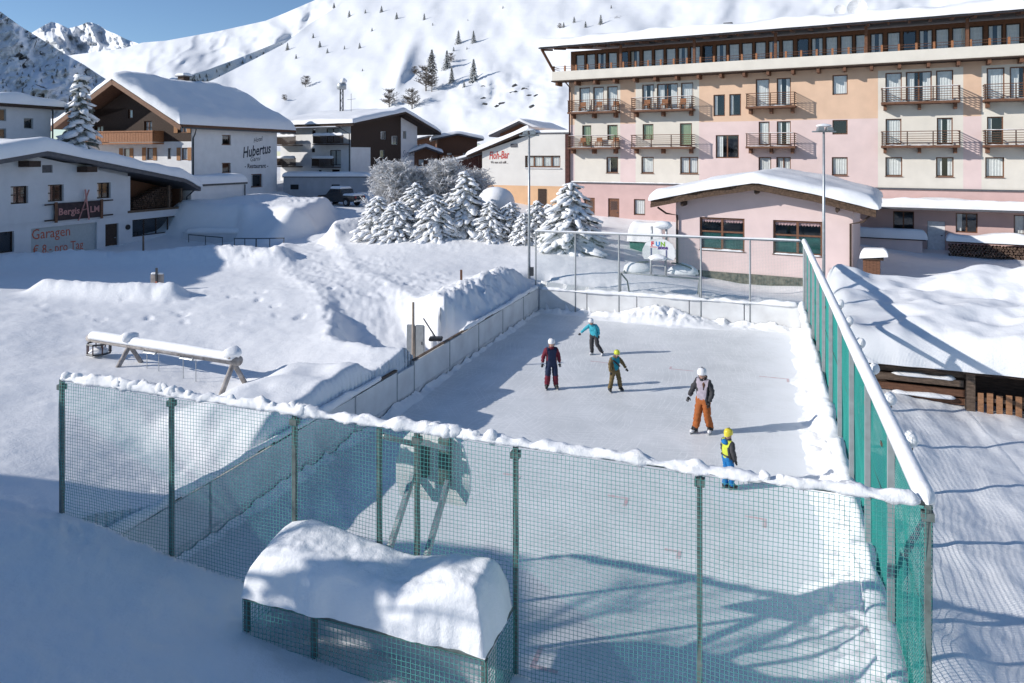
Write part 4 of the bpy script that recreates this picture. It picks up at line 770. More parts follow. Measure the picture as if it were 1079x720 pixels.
snow_slab('roof_snow', fb, -1.4, 4.6, -.6, 7, lambda x, y: 6.98 + (x + 1.3) * .393, .42, 81, .3, .2, .35)
MB().box(4.32, 7.95, -.08, 7, 8.86, 8.97).build('flat_roof', FASCIA, fb); snow_slab('flat_roof_snow', fb, 4.35, 7.95, .1, 7, lambda x, y: 8.97, .25, 82, .3, .2, .2)
MB().box(7.6, 7.95, -.1, -.002, 2.5, 8.8).build('corner_pier', WOOD_R, fb)
def chalet(name, label, px, py_e, Y, w_, rise, hwall, m1, m2, rz=0, dep=8, bal=True, over=.8, th=.45, seed=0, cat='chalet'):
    p = at(px, py_e, Y); t = thing(name, label, cat, (p.x, p.y, p.z - hwall), rz); hw = w_ / 2
    wn = [(-hw * .55, -hw * .55 + .8, .45 * hwall, .45 * hwall + .9), (hw * .25, hw * .25 + .8, .45 * hwall, .45 * hwall + .9)]
    wall('lower_wall', t, -hw, hw, -3, hwall * .42, (), m2); wall('wall', t, -hw, hw, hwall * .42, hwall, wn, m1, cuts_x=(0,)); wall('gable', t, -hw, hw, hwall, hwall + .1, (), m1, cuts_x=(0,), top=lambda x: hwall + rise * (1 - abs(x) / hw) * .98 + .01)
    wall('side_wall', t, 0, dep, -3, hwall, (), m1, loc=(hw, 0, 0), rz=math.pi / 2); wall('side_wall', t, 0, dep, -3, hwall, (), m1, loc=(-hw, dep, 0), rz=-math.pi / 2); core(t, -hw + .2, hw - .2, .7, dep - .2, -2, hwall)
    for h in wn: window(t, *h, 1, (), 1)
    k = rise / hw; roof('roof', t, [(-hw - over, hwall - over * k), (0, hwall + rise), (hw + over, hwall - over * k)], -over - .4, dep, .2, FASCIA)
    snow_slab('roof_snow', t, -hw - over - .1, hw + over + .1, -over - .5, dep, lambda x, y: hwall + rise - abs(x) * k + .21, th, seed + 100, .4, .15, th * .8)
    if bal:
        b = MB().box(-hw * .9, hw * .9, -1.0, -.003, hwall * .36, hwall * .36 + .12).build('balcony', m1, t); MB().box(-hw * .9, hw * .9, -1.0, -.94, hwall * .36 + .123, hwall * .36 + 1.0).build('balcony_front', WOOD_O, b)
    return t
chalet('brown_chalet', 'brown chalet with orange balcony between dark house and bar building', 482, 147, 100, 5.6, .6, 5.0, WOOD_M, WHITE, R(8), 9, seed=1)
chalet('far_chalet', 'broad snowy chalet roof with dark gable rising behind the bar building', 551, 141, 84, 5.8, 1.25, 6, WOOD_M, WHITE, R(-20), 12, False, .9, .35, 2)
chalet('little_chalet', 'small brown chalet with snowy gable peeping out beside the white lettered wall', 448, 161, 96, 3.4, .6, 3.2, WOOD_M, WHITE, R(15), 5, False, .5, .4, 3)
chalet('upper_chalet', 'pale chalet with wide snow roof behind the brown chalet', 455, 150, 118, 8, .9, 5, WOOD_M, WHITE, R(-10), 9, False, .8, .5, 4)
bn = thing('dark_red_barn', 'dark red timber lean-to with snowy sloping roof left of the bar building', 'barn', at(487, 200, 67) , -.03); bn.location.z = 2.5
for i in range(18): MB().box(-2.2 + i * .25, -2.2 + i * .25 + .243, 0, .06, 0, 3.6 + i * .075).build('plank', WOOD_R, bn)
MB().box(-2.2, 2.3, .063, 4, 0, 3.4).build('inner_wall', WOOD_D, bn)
MB().add([(-2.8, -.6, 3.5), (2.4, -.6, 4.95), (2.4, 4.5, 4.95), (-2.8, 4.5, 3.5), (-2.8, -.6, 3.68), (2.4, -.6, 5.13), (2.4, 4.5, 5.13), (-2.8, 4.5, 3.68)], [(0, 1, 2, 3), (4, 5, 6, 7), (0, 1, 5, 4), (1, 2, 6, 5), (2, 3, 7, 6), (3, 0, 4, 7)]).build('roof', FASCIA, bn)
snow_slab('roof_snow', bn, -2.8, 2.4, -.6, 4.5, lambda x, y: 3.69 + (x + 2.8) * .279, .22, 91, .3, .2, .2)
# ------------------------------------------------------------------ nets, boards and fittings of the rink
def net_mesh(name, x0, x1, z0, z1, cell, r, wob, seed=0, lo=None):
    """knotted net: every cord a thin three-sided rod; cords sway together"""
    nx = int(round((x1 - x0) / cell)); nz = int(round((z1 - z0) / cell)); xs = np.linspace(x0, x1, nx + 1); zs = np.linspace(z0, z1, nz + 1)
    def disp(X, Z):
        k = np.sin(np.pi * np.clip((Z - z0) / (z1 - z0), 0, 1)) ; return wob * fbm(X + seed * 31, Z, 3, .7) * 1.6 * (.35 + k), .5 * wob * fbm(X + 77 + seed, Z * 1.5, 3, .8), .4 * wob * fbm(X * 1.2 + 11 + seed, Z + 50, 3, .8)
    V, Q, o = [], [], 0
    ring = [(math.cos(t), math.sin(t)) for t in (math.pi / 2, math.pi * 7 / 6, math.pi * 11 / 6)]
    def cords(X, Z, vert):
        nonlocal o
        n, k = X.shape; dy, dx, dz = disp(X, Z); P = np.stack([X + dx, dy, Z + dz], -1)
        ax = np.array([1., 0, 0]) if vert else np.array([0, 0, 1.]); B = np.stack([P + r * (c * ax + s * np.array([0, 1., 0])) for c, s in ring], 2)   # n,k,3,3
        i, j, t = np.meshgrid(np.arange(n), np.arange(k - 1), np.arange(3), indexing='ij'); t2 = (t + 1) % 3; f = lambda a, b, c: o + (a * k + b) * 3 + c
        Q.append(np.stack([f(i, j, t), f(i, j, t2), f(i, j + 1, t2), f(i, j + 1, t)], -1).reshape(-1, 4)); V.append(B.reshape(-1, 3)); o += n * k * 3
    kz = max(3, int((z1 - z0) / .3)); kx = max(3, int((x1 - x0) / .3))
    cords(*np.meshgrid(xs, np.linspace(z0, z1, kz), indexing='ij'), True); A, B = np.meshgrid(zs, np.linspace(x0, x1, kx), indexing='ij'); cords(B, A, False)
    return npmesh(name, np.concatenate(V), np.concatenate(Q), False)
FZ = 3.67
def post(parent, x, y, z0, z1, m, r=.035, name='post'):
    MB().tube([(x, y, z0), (x, y, z1)], r, 8).build(name, m, parent, smooth=True)
R0 = (RO[0], RO[1], 0)
ff = thing('front_net_fence', 'tall green net fence with snow along its top rail nearest the camera', 'fence', R0, -TH)
for x in (0, 2.21, 4.37, 5.69, 6.24, 7.58, 9.76, RW):
    MB().box(x - .028, x + .028, -.028, .028, -.3, FZ).build('post', GPOST, ff)
    if x not in (5.69,):
        MB().box(x - .055, x + .055, -.05, .05, FZ - .16, FZ - .08).build('clamp', GPOST, ff)
MB().tube([(0, 0, FZ), (RW, 0, FZ)], .026, 8).build('top_rail', GPOST, ff, smooth=True)
link('net', net_mesh('net', .02, RW - .02, .1, FZ - .02, .05, .0031, .05, 1), NET, ff, (0, -.05, 0))
sn = snow_ridge('rail_snow', ff, [(0, 0, FZ + .015), (2.4, 0, FZ + .015), (7.6, 0, FZ + .015), (RW - .05, 0, FZ + .01)], .135, .085, 2, .7, 3.6, .03, 11, fine=.6)
rnd = random.Random(5)
for i in range(24):
    x = rnd.uniform(.1, 6.9) if i < 19 else rnd.uniform(7, 11.6); s_ = rnd.uniform(.05, .09) * (1 if x < 7.5 else .6)
    MB().blob((x, rnd.uniform(-.02, .02), FZ + .06), (s_ * 1.3, s_ * .9, s_), .25, i).build('snow_lump', SNOW, ff, smooth=True)

fr = thing('right_net_fence', 'green net fence with smooth snow on its rail along the right side of the ice', 'fence', R0, -TH)
for v in (2.2, 4.4, 6.6, 8.8, 11.0, 13.2, 15.4, 17.6, 19.8, 22.0): MB().box(RW - .04, RW + .04, v - .035, v + .035, -.3, FZ).build('post', GREYP, fr)
MB().tube([(RW, .05, FZ), (RW, RL - .03, FZ)], .03, 8).build('top_rail', GREYP, fr, smooth=True)
MB().tube([(RW + .05, .05, 2.35), (RW + .05, RL - .03, 2.35)], .006, 5).build('wire', DMETAL, fr)
link('net', net_mesh('net', .05, RL - .05, .3, FZ - .02, .048, .0036, .016, 4), NETR, fr, (RW + .055, 0, 0), math.pi / 2)
snow_ridge('rail_snow', fr, [(RW, -.05, FZ + .01), (RW, RL, FZ + .01)], .19, .13, 6, .12, .8, .08, 11)
fa = thing('far_net_fence', 'thin grey post and net fence across the far end of the ice', 'fence', R0, -TH)
for u in (.45, 2.35, 4.35, 7.9, 9.9, RW):
    post(fa, u, RL, -.2, FZ, GREYP, .04)
MB().tube([(.4, RL, FZ), (RW - .03, RL, FZ)], .04, 8).build('top_rail', GREYP, fa, smooth=True)
link('net', net_mesh('net', .45, RW - .05, .9, FZ - .02, .06, .0022, .05, 9), mat('pale_net_cord', (.22, .36, .34), .6, .15, 20), fa, (0, RL + .05, 0))
snow_ridge('rail_snow', fa, [(.4, RL, FZ + .035), (RW - .1, RL, FZ + .035)], .11, .05, 11, .3, .8)
# outer cable rail with snow capped posts on the right
orl = thing('outer_rail', 'weathered rail with snow capped brackets just outside the right fence', 'railing', R0, -TH)
MB().bar((RW + .34, 3.2, 3.05), (RW + .34, 13.5, 3.05), .07, .06).build('rail', WOOD_G, orl)
for i, v in enumerate((3.4, 5.2, 7.0, 9.0, 11.2, 13.3)):
    MB().box(RW + .05, RW + .46, v - .05, v + .05, 2.96, 3.018).build('bracket', WOOD_G, orl); MB().blob((RW + .44, v, 3.1), (.1, .12, .12), .15, i).build('snow_cap', SNOW, orl, smooth=True)
snow_ridge('rail_snow', orl, [(RW + .33, 3.2, 3.085), (RW + .33, 13.4, 3.085)], .07, .04, 9, .6)

lb = thing('left_boards', 'white rink boards with a gate along the left side of the ice', 'rink boards', R0, -TH)
vb = 0.0; k = 0
for L in (2.55, 2.55, 2.5, 2.2, 1.05, 2.55, 2.55, 2.55, 2.6, 2.2):
    gate = abs(L - 1.05) < .01
    bd = MB().box(RB - .05, RB + .02, vb + .02, vb + L - .02, .02 + (.1 if gate else 0), 1.02 - (.08 if gate else 0)).build('gate' if gate else 'board_panel', BOARD, lb)
    MB().box(RB + .021, RB + .027, vb + .03, vb + L - .03, .13, .20).build('kick_strip', mat('kick_strip_grey', (.60, .61, .62), .5, .2, 3), bd)
    MB().box(RB - .08, RB + .03, vb - .03 + (.002 if k else 0), vb + .0195, .0, 1.06).build('board_post', GREYP, lb); vb += L; k += 1
MB().box(RB - .07, RB + .03, 0, 9.8, 1.0605, 1.09).build('top_rail', WOOD_G, lb); MB().box(RB - .07, RB + .03, 10.85, vb, 1.0605, 1.09).build('top_rail', WOOD_G, lb)
snow_ridge('rail_snow', lb, [(RB - .03, .1, 1.09), (RB - .03, 9.0, 1.09)], .16, .1, 3, .6, 1.4); snow_ridge('rail_snow', lb, [(RB - .03, 14.6, 1.09), (RB - .03, 23.2, 1.09)], .16, .1, 5, .7, 1.4)
fbd = thing('far_boards', 'white rink boards at the far end with snow heaped at the goal', 'rink boards', R0, -TH)
for i in range(5): MB().box(RB + .08 + i * 2.26, RB + .08 + i * 2.26 + 2.22, RL - .02, RL + .05, .02, 1.0).build('board_panel', BOARD, fbd)
snow_ridge('rail_snow', fbd, [(.7, RL + .02, 1.0), (RW - .2, RL + .02, 1.0)], .2, .12, 7, .7, 1.5)
rb = thing('right_boards', 'white rink boards half hidden by scraped snow along the right fence', 'rink boards', R0, -TH)
for i in range(9): MB().box(RW - .1, RW - .055, .02 + i * 2.57, .02 + i * 2.57 + 2.53, .02, 1.0).build('board_panel', BOARD, rb)
snow_ridge('rail_snow', rb, [(RW - .08, .1, 1.0), (RW - .08, RL - .15, 1.0)], .26, .16, 13, .9, 1.6)

# far goal with the basketball board
fg = thing('far_goal', 'arched goal frame with basketball board at the far end of the ice', 'goal', rk(6.1, RL + .04, 0), -TH)
for s in (-1.72, 1.72):
    MB().tube([(s, .15, 0), (s, .15, 1.95)], .04, 8).build('post', GREYP, fg, smooth=True)
MB().tube([(-1.76, .15, 1.95), (1.76, .15, 1.85)], .04, 8).build('crossbar', GREYP, fg, smooth=True)
for s in (-1, 1):
    MB().tube([(s * 1.6, .3 + .0, 1.95), (s * 1.3, .35, 2.3), (s * .9, .4, 2.42), (s * .5, .4, 2.45)], .035, 8).build('arch', GPOST, fg, smooth=True)
    MB().tube([(s * 1.72, .25, 1.9), (s * 1.6, 1.2, 1.4), (s * 1.5, 1.7, .2)], .035, 8).build('back_stay', GPOST, fg, smooth=True)
    MB().blob((s * .98, .5, 2.02), (.72, .4, .40), .15, 3 + s, flat=.06).build('snow', SNOW, fg, smooth=True)
for x in (-.34, .3):
    MB().tube([(x, .0, 1.95), (x, .0, 2.75)], .045, 8).build('support', GREYP, fg, smooth=True); MB().tube([(x, .25, 3.3), (x, .25, 4.05)], .05, 8).build('upper_support', METAL, fg, smooth=True)
MB().tube([(-.34, 0, 2.35), (.3, 0, 2.35)], .03, 8).build('support_bar', GREYP, fg)
WHB = mat('backboard_white', (.78, .78, .77), .5, .04)
bp_ = [(.78, 2.55), (.88, 2.75), (.88, 3.05), (.72, 3.38), (.38, 3.6), (0, 3.66), (-.38, 3.6), (-.72, 3.38), (-.88, 3.05), (-.88, 2.75), (-.78, 2.55)]
bp2 = [(x * .82, 2.62 + (z - 2.55) * .84) for x, z in bp_]
bb = MB().prism(bp2, .03, .08).build('backboard', WHB, fg)
SQ = mat('backboard_line', (.13, .14, .25), .5); q = MB()
q.box(-.36, -.30, .022, .029, 2.70, 3.12).box(.30, .36, .022, .029, 2.70, 3.06); q.build('target_lines', SQ, bb)
for ch, x, c_ in (('F', -.34, (.60, .03, .05)), ('U', -.14, (.02, .22, .55)), ('N', .07, (.25, .45, .06))): text('letter_' + ch.lower(), ch, mat('logo_' + ch, c_, .5, .02), bb, (x, .026, 3.22), (R(90), 0, 0), .27, .003, offset=.012)
text('lettering', 'zone', mat('logo_purple', (.10, .05, .22), .5), bb, (-.04, .026, 3.09), (R(90), 0, 0), .22, .003, offset=.012); MB().box(-.38, -.08, .022, .029, 3.16, 3.185).build('red_underline', MATS['logo_F'], bb)
hp = MB(); n = 20
hp.tube([(.22 * math.cos(t * 2 * math.pi / n), -.28 + .22 * math.sin(t * 2 * math.pi / n), 2.68) for t in range(n + 1)], .014, 6, False).build('hoop', GREYP, bb, smooth=True)
MB().blob((0, -.2, 2.74), (.36, .24, .15), .25, 8).build('snow', SNOW, fg, smooth=True); MB().blob((.1, .2, 4.12), (.5, .2, .16), .3, 5).build('snow', SNOW, fg, smooth=True)
# near basketball board seen from behind through the net
ng = thing('near_basketball_stand', 'white basketball board on slanting struts behind the front net', 'basketball stand', rk(5.96, .03, 0), -TH)
bb = MB().prism([(x * .66, z - .30) for x, z in bp_], .98, 1.03).build('backboard', WHB, ng)
MB().box(-.20, -.04, .88, .977, 2.62, 3.12).build('rear_panel', GPOST, ng); MB().box(.14, .30, .88, .977, 2.55, 3.2).build('rear_panel', GPOST, ng)
for x in (-.27, .28):
    MB().bar((x, .03, 1.7), (x, .93, 2.62), .06, .1).build('strut', METAL, ng); MB().bar((x, .04, 3.5), (x, .93, 3.05), .05, .07).build('upper_strut', METAL, ng)
    MB().box(x - .05, x + .05, -.03, .03, 1.55, 1.75).build('bracket', METAL, ng)
MB().tube([(.2 * math.cos(t * 2 * math.pi / n), 1.3 + .2 * math.sin(t * 2 * math.pi / n), 2.36) for t in range(n + 1)], .014, 6, False).build('hoop', DMETAL, bb, smooth=True)
# players' box with its loaf of snow
bx = thing('players_box', 'small netted players box carrying a huge loaf of snow in front of the net', 'shelter', rk(4.35, -.08, 0), -TH)
BW, BD, BZ = 3.22, .9, 1.68
for x in (.02, 1.0, BW - .02): MB().box(x - .03, x + .03, -BD, -BD + .06, -.2, BZ).build('post', GPOST, bx)
MB().box(0, BW, -BD - .02, 0, BZ, BZ + .05).build('roof_board', GPOST, bx)
MB().box(.05, BW - .06, -BD + .45, -BD + .5, .2, BZ - .05).build('back_panel', WHITE2, bx)
link('net', net_mesh('net', 0, BW, .2, BZ + .02, .06, .0038, .02, 3), NET, bx, (0, -BD - .03, 0)); link('net', net_mesh('net', 0, BD, .2, BZ + .02, .06, .0038, .02, 3), NET, bx, (BW + .03, -BD, 0), math.pi / 2); link('net', net_mesh('net', 0, BD, .2, BZ + .02, .06, .0038, .02, 5), NET, bx, (-.03, -BD, 0), math.pi / 2)
def loaf():
    us = np.linspace(-.02, BW + .02, 90); vs = np.linspace(-BD - .04, .0, 44); A, B = np.meshgrid(us, vs, indexing='ij')
    d = np.minimum(np.minimum(A + .02, BW + .02 - A), np.minimum(B + BD + .04, -B)); e = np.clip(d / .25, 0, 1); prof = np.interp(A, [-.02, .5, 1.2, 2.0, 2.6, 3.0, 3.3], [.55, .70, .60, .50, .64, .68, .5])
    tilt = 1 - .22 * np.clip((-B - .3) / .65, 0, 1) ** 1.5
    H_ = BZ + .05 + prof * tilt * np.sqrt(1 - (1 - e) ** 2.2) + .05 * fbm(A, B, 4, 2.4) * e + .035 * fbm(A, B + 5, 3, 9) * e * sstep(.3, .7, -B)
    A2 = A + np.where(e < .5, .05 * fbm(B * 3, A * 2, 3, 1.), 0); B2 = B + np.where(e < .5, .06 * fbm(A * 3, B * 2 + 4, 3, 1.), 0)
    T = np.stack([A2, B2, H_], -1).reshape(-1, 3); Lw = np.stack([A2, B2, A * 0 + BZ + .052], -1).reshape(-1, 3); q1 = gridquads(*A.shape); N_ = A.size
    link('snow_loaf', npmesh('snow_loaf', np.concatenate([T, Lw]), np.concatenate([q1, q1[:, ::-1] + N_]), True, [SNOW]), None, bx)
loaf()

# ------------------------------------------------------------------ lamps
def lamp(px, Y, z0, z1, label, r=.06):
    x = (px - CX) / FP * Y; t = thing('floodlight_pole', label, 'lamp post', (x, Y, 0), R(-8), 'floodlight poles by the rink')
    MB().tube([(0, 0, z0), (0, 0, (z0 + z1) / 2), (0, 0, z1)], [r * 1.25, r * 1.1, r * .8], 10).build('pole', METAL, t, smooth=True)
    MB().box(-.48, .5, -.035, .035, z1, z1 + .06).build('cross_arm', METAL, t)
    for s in (-.16, .2):
        h = MB(); h.prism([(-.14, 0), (.14, 0), (.1, .16), (-.1, .16)], -.2, .12).build('floodlight', METAL, t, loc=(s, -.04, z1 + .063)); MB().box(s - .11, s + .11, -.250, -.242, z1 + .075, z1 + .2).build('lens', mat('lamp_lens', (.25, .28, .3), .2), t)
    MB().blob((0, 0, z1 + .27), (.34, .18, .1), .15, 4, flat=.03).build('snow', SNOW, t, smooth=True)
    return t
l1 = lamp(557.5, 34.6, -.5, 8.15, 'grey floodlight pole beside the spruces at the far left rink corner'); MB().box(.05, .22, -.12, .12, 1.35, 1.75).build('switch_box', DMETAL, l1)
lamp(868, 30.6, -.5, 8.2, 'grey floodlight pole in front of the pink restaurant')

# ------------------------------------------------------------------ trees
def spruce_meshes(seed, H=4.2, Rr=1.25, load=1., sub=1, ex=.85, ls=1., nm=None, nk=1.):
    rnd = random.Random(seed); nd = MB(); sn = MB(); tr = MB(); tr.tube([(0, 0, -.6), (0, 0, H * .5), (0, 0, H * .97)], [.03 * H, .018 * H, .006], 7)
    N_ = int(26 * H); lob = [rnd.uniform(.82, 1.12) for _ in range(9)]
    for b in range(N_):
        f = 1 - ((b + rnd.random()) / N_) ** 1.25 if b else .02; f = min(.985, max(.03, f)); z = H * (1 - f) + .04 * H; a = b * 2.39996 + rnd.uniform(-.35, .35); rad_ = Rr * f ** ex * lob[int(a * 1.43) % 9] + .05
        L = rad_ * rnd.uniform(.62, 1.1); dr = rnd.uniform(.18, .55) * L; ca, sa = math.cos(a), math.sin(a)
        for k in range(int((8 + 18 * L) * nk)):          # needle sprays
            t = rnd.uniform(.12, 1.06); p = Vector((ca * L * t, sa * L * t, z - dr * t * t - .03)); w_ = rnd.uniform(.04, .09) * (1.25 - t * .5)
            side = Vector((-sa, ca, 0)) * rnd.choice((-1, 1)) * rnd.uniform(.3, 1); d = (Vector((ca, sa, -.6)) * .7 + side + Vector((0, 0, rnd.uniform(-.6, .1)))).normalized() * rnd.uniform(.14, .3)
            n_ = d.cross(Vector((rnd.uniform(-1, 1), rnd.uniform(-1, 1), 1))).normalized() * w_
            nd.add([p, p + d * .5 + n_, p + d, p + d * .5 - n_], [(0, 1, 2, 3)])
        ns = max(1, int(round(L / .24 * load / ls)))
        for k in range(ns):
            if rnd.random() > .62 + .34 * load: continue
            t = (k + .8) / (ns + .1); s_ = ls * rnd.uniform(.10, .17) * (.7 + .5 * f); q = a + rnd.uniform(-.25, .25)
            sn.blob((math.cos(q) * L * t, math.sin(q) * L * t, z - dr * t * t + s_ * .3), (s_ * rnd.uniform(1.2, 1.9), s_ * rnd.uniform(.7, 1.1), s_ * rnd.uniform(.5, .75)), .4, rnd.randint(0, 9999), sub, flat=s_ * .35, dr=(ca, sa, -1.4 * dr / max(L, .1) * t))
    sn.blob((0, 0, H * .985), (.07, .07, .12), .2, seed, 1)
    o = [tr.build('trunk', BARK), nd.build('crown', nm or NEEDLE), sn.build('snow', SNOW, smooth=True)]; me = [q.data for q in o]
    for q in o: bpy.data.objects.remove(q)
    return me
SP = [spruce_meshes(11, 4.2, 2.0, 1.7, ex=.52, ls=1.75, nm=NEEDLEF, nk=.75), spruce_meshes(12, 3.9, 2.3, 1.7, ex=.42, ls=1.8, nm=NEEDLEF, nk=.75), spruce_meshes(13, 4.4, 1.85, 1.7, ex=.62, ls=1.6, nm=NEEDLEF, nk=.75), spruce_meshes(14, 4.0, 2.2, 1.7, ex=.46, ls=1.75, nm=NEEDLEF, nk=.75)]
def plant_spruce(me, p, s, rz, label, group, name='snowy_spruce', cat='spruce', zs=1., wide=1.):
    t = thing(name, label, cat, p, rz, group); t.scale = (s * wide, s * wide, s * zs)
    for nm, m_ in zip(('trunk', 'crown', 'snow'), me):
        q = link(nm, m_, None, t)
        if nm != 'trunk': q['kind'] = 'stuff'
    return t
GRP = 'snow laden spruces between the slope and the bar building'
SPR = [(398, 241, 45, 3.4, 0, 'leftmost snowy spruce of the row, beside the street'), (418, 243, 44, 3.1, 1, 'second snowy spruce from the left of the row'), (438, 243, 46.5, 3.7, 2, 'third snowy spruce from the left, under the frosted trees'),
 (458, 246, 43.5, 3.4, 1, 'bushy snowy spruce left of the row centre with rounded top'), (490, 247, 44.5, 4.6, 2, 'pointed snowy spruce in front of the dark red barn'), (517, 249, 43, 2.9, 0, 'low snowy spruce in front of the snow dome'),
 (538, 250, 43.5, 2.9, 1, 'snowy spruce just left of the floodlight pole'), (566, 252, 42.5, 3.0, 2, 'snowy spruce just right of the floodlight pole'), (601, 260, 40.5, 4.75, 0, 'tall snowy spruce at the right end of the row, by the hotel corner'), (578, 250, 45, 2.7, 1, 'small snowy spruce tucked behind the right end of the row'), (474, 240, 48, 2.8, 0, 'low snowy spruce in the back of the row'), (428, 236, 47.5, 3.0, 1, 'snowy spruce peeping out behind the left of the row'), (506, 244, 45.5, 2.7, 1, 'snowy spruce left of the snow dome'), (552, 250, 42.2, 2.3, 0, 'smallest snowy spruce at the foot of the floodlight pole')]
for i, (px, py, Y, h, k, lb_) in enumerate(SPR):
    x = (px - CX) / FP * Y; plant_spruce(SP[k if i % 3 else 3], (x, Y, gz(x, Y) - .12), h * .8 / 4.2, i * 1.3, lb_, GRP, wide=1.22)
big = spruce_meshes(21, 4.6, 1.0, 1.8, ls=1.35, nm=NEEDLEF, nk=.8)
def tall_spruce():
    p = at(85, 84, 62); base = 2.2; plant_spruce(big, (p.x, p.y, base), (p.z - base) / 4.6, .6, 'tall snow covered spruce between the white house and the guest house gable', None)
tall_spruce()
def frosted(seed, H, Rr, m, n=900):
    rnd = random.Random(seed); t = MB(); tw = MB(); t.tube([(0, 0, -.4), (.05, 0, H * .4), (0, .1, H * .9)], [.1, .07, .02], 6)
    for i in range(int(n / 14)):
        a = rnd.random() * 6.283; z0 = H * rnd.uniform(.12, .85); L = Rr * rnd.uniform(.5, 1.05) * math.sqrt(max(.08, 1 - (z0 / H) ** 2)); q = Vector((math.cos(a) * L, math.sin(a) * L, z0 + L * rnd.uniform(.2, .7)))
        t.tube([(0, 0, z0), tuple(q * .55 + Vector((0, 0, z0 * .42))), tuple(q)], [.035, .02, .008], 4, False)
        for k in range(14):
            f = rnd.uniform(.3, 1); p = Vector((q.x * f, q.y * f, z0 + (q.z - z0) * f)); d = Vector((rnd.uniform(-1, 1), rnd.uniform(-1, 1), rnd.uniform(-.4, 1))).normalized() * rnd.uniform(.2, .5); s_ = d.cross(Vector((rnd.uniform(-1, 1), rnd.uniform(-1, 1), .4))).normalized() * rnd.uniform(.012, .035)
            tw.add([p - s_, p + s_, p + d + s_ * .4, p + d - s_ * .4], [(0, 1, 2, 3)])
            for j in range(2): e = p + d * rnd.uniform(.3, .9); d2 = Vector((rnd.uniform(-1, 1), rnd.uniform(-1, 1), rnd.uniform(-.3, .8))) * .18; tw.add([e - s_ * .8, e + s_ * .8, e + d2 + s_ * .5, e + d2 - s_ * .5], [(0, 1, 2, 3)])
    o = [t.build('trunk', m), tw.build('crown', m)]; me = [q.data for q in o]; [bpy.data.objects.remove(q) for q in o]; return me
FR = [frosted(1, 4.6, 2.2, FROST, 4600), frosted(2, 4.2, 2.1, FROST, 4600)]
for i, (px, Y, h, lb_) in enumerate(((414, 50, 4.6, 'frosted bare tree at the left behind the spruces'), (440, 51.5, 4.3, 'frosted bare tree in the middle behind the spruces'), (468, 50.5, 4.5, 'frosted bare tree in front of the little chalet'), (498, 53, 4.1, 'frosted bare tree before the dark red barn'))):
    x = (px - CX) / FP * Y; t = thing('frosted_tree', lb_, 'tree', (x, Y, gz(x, Y) - .1), i * 2., 'frosted trees behind the spruces'); s_ = h / 4.4; t.scale = (s_, s_, s_)
    for nm, m_ in zip(('trunk', 'crown'), FR[i % 2]): link(nm, m_, None, t)
dome = thing('snow_dome', 'rounded dome of snow on a buried hut below the red lettering', 'snow heap', (-1.05, 47, 2.0)); MB().lathe([(1.0, 0), (1.0, 1.6), (1.15, 1.65)], n=18).build('hut_wall', WOOD_G, dome); MB().blob((0, 0, 2.15), (1.22, 1.2, 1.0), .05, 3, 3, flat=.5).build('snow', SNOWR, dome, smooth=True)
# conifers and bushes scattered on the slope
HT = [spruce_meshes(31, 6, 1.9, .5), spruce_meshes(32, 6, 2.1, .45)]
hill_trees = [(499, 86, 20, 'tallest dark spruce standing alone on the slope above the roofs'), (471, 72, 16, 'dark spruce right of the tall bare pine on the slope'), (476, 87, 14, 'small spruce below the tall bare pine'), (483, 46, 12, 'spruce at the upper middle of the slope'), (499, 45, 11, 'spruce beside another at the upper middle of the slope'), (489, 92, 7, 'tiny spruce left of the lone tall spruce')]
HG_ = 'small dark conifers dotted over the snowy hillside'
for i, (px, py, hpx, lb_) in enumerate(hill_trees):
    p = onA(px, py); plant_spruce(HT[i % 2], p - Vector((0, 0, .4)), 1.15 * hpx * p.y / FP / 6, i, lb_, HG_, 'hill_spruce', 'spruce', 1.1)
small = [(368, 18, 8), (385, 14, 5), (402, 13, 8), (418, 20, 8), (447, 21, 8), (456, 27, 4), (337, 50, 8), (345, 56, 6), (363, 52, 5), (379, 51, 7), (392, 33, 5), (352, 8, 6), (330, 40, 6), (530, 9, 4), (605, 24, 8), (617, 29, 8), (633, 26, 12), (594, 29, 7), (478, 54, 6), (492, 52, 4), (644, 9, 5), (382, 75, 4), (493, 22, 3), (303, 53, 9), (312, 62, 6)]
for i, (px, py, hpx) in enumerate(small):
    p = onA(px, py); plant_spruce(HT[i % 2], p - Vector((0, 0, .3)), hpx * p.y / FP / 6, i * .7, 'small dark conifer dotted on the open snowy hillside', HG_, 'hill_conifer', 'conifer', .95)
bush = frosted(5, 3, 1.6, TWIG, 560); pine = frosted(6, 9, 1.5, TWIG, 1300)
for i, (px, py, hpx, lb_) in enumerate(((434, 115, 24, 'grey leafless bush on the slope above the dark house roof'), (410, 113, 22, 'slim grey leafless bush left of the broad one'), (322, 92, 14, 'bare bush in the fold of the slope above the dark house'), (437, 78, 10, 'dark bush on the rim of the hollow'), (449, 96, 30, 'bare brushwood below the tall bare pine'), (300, 106, 8, 'low bare scrub above the guest house roof'), (590, 30, 7, 'scrub above the hotel roof end'), (475, 66, 12, 'round bush behind the spruces on the slope'))):
    p = onA(px, py); t = thing('bare_bush', lb_, 'bush', p - Vector((0, 0, .3)), i, 'leafless bushes on the hillside'); s_ = hpx * p.y / FP / 3.2; t.scale = (s_, s_, s_)
    for nm, m_ in zip(('trunk', 'crown'), bush): link(nm, m_, None, t)
p = onA(455, 97); t = thing('tall_bare_pine', 'tall thin pine with snowy top left of the dark spruces on the slope', 'pine', p, 0); s_ = 44 * p.y / FP / 9
for nm, m_ in zip(('trunk', 'crown'), pine): link(nm, m_, None, t)
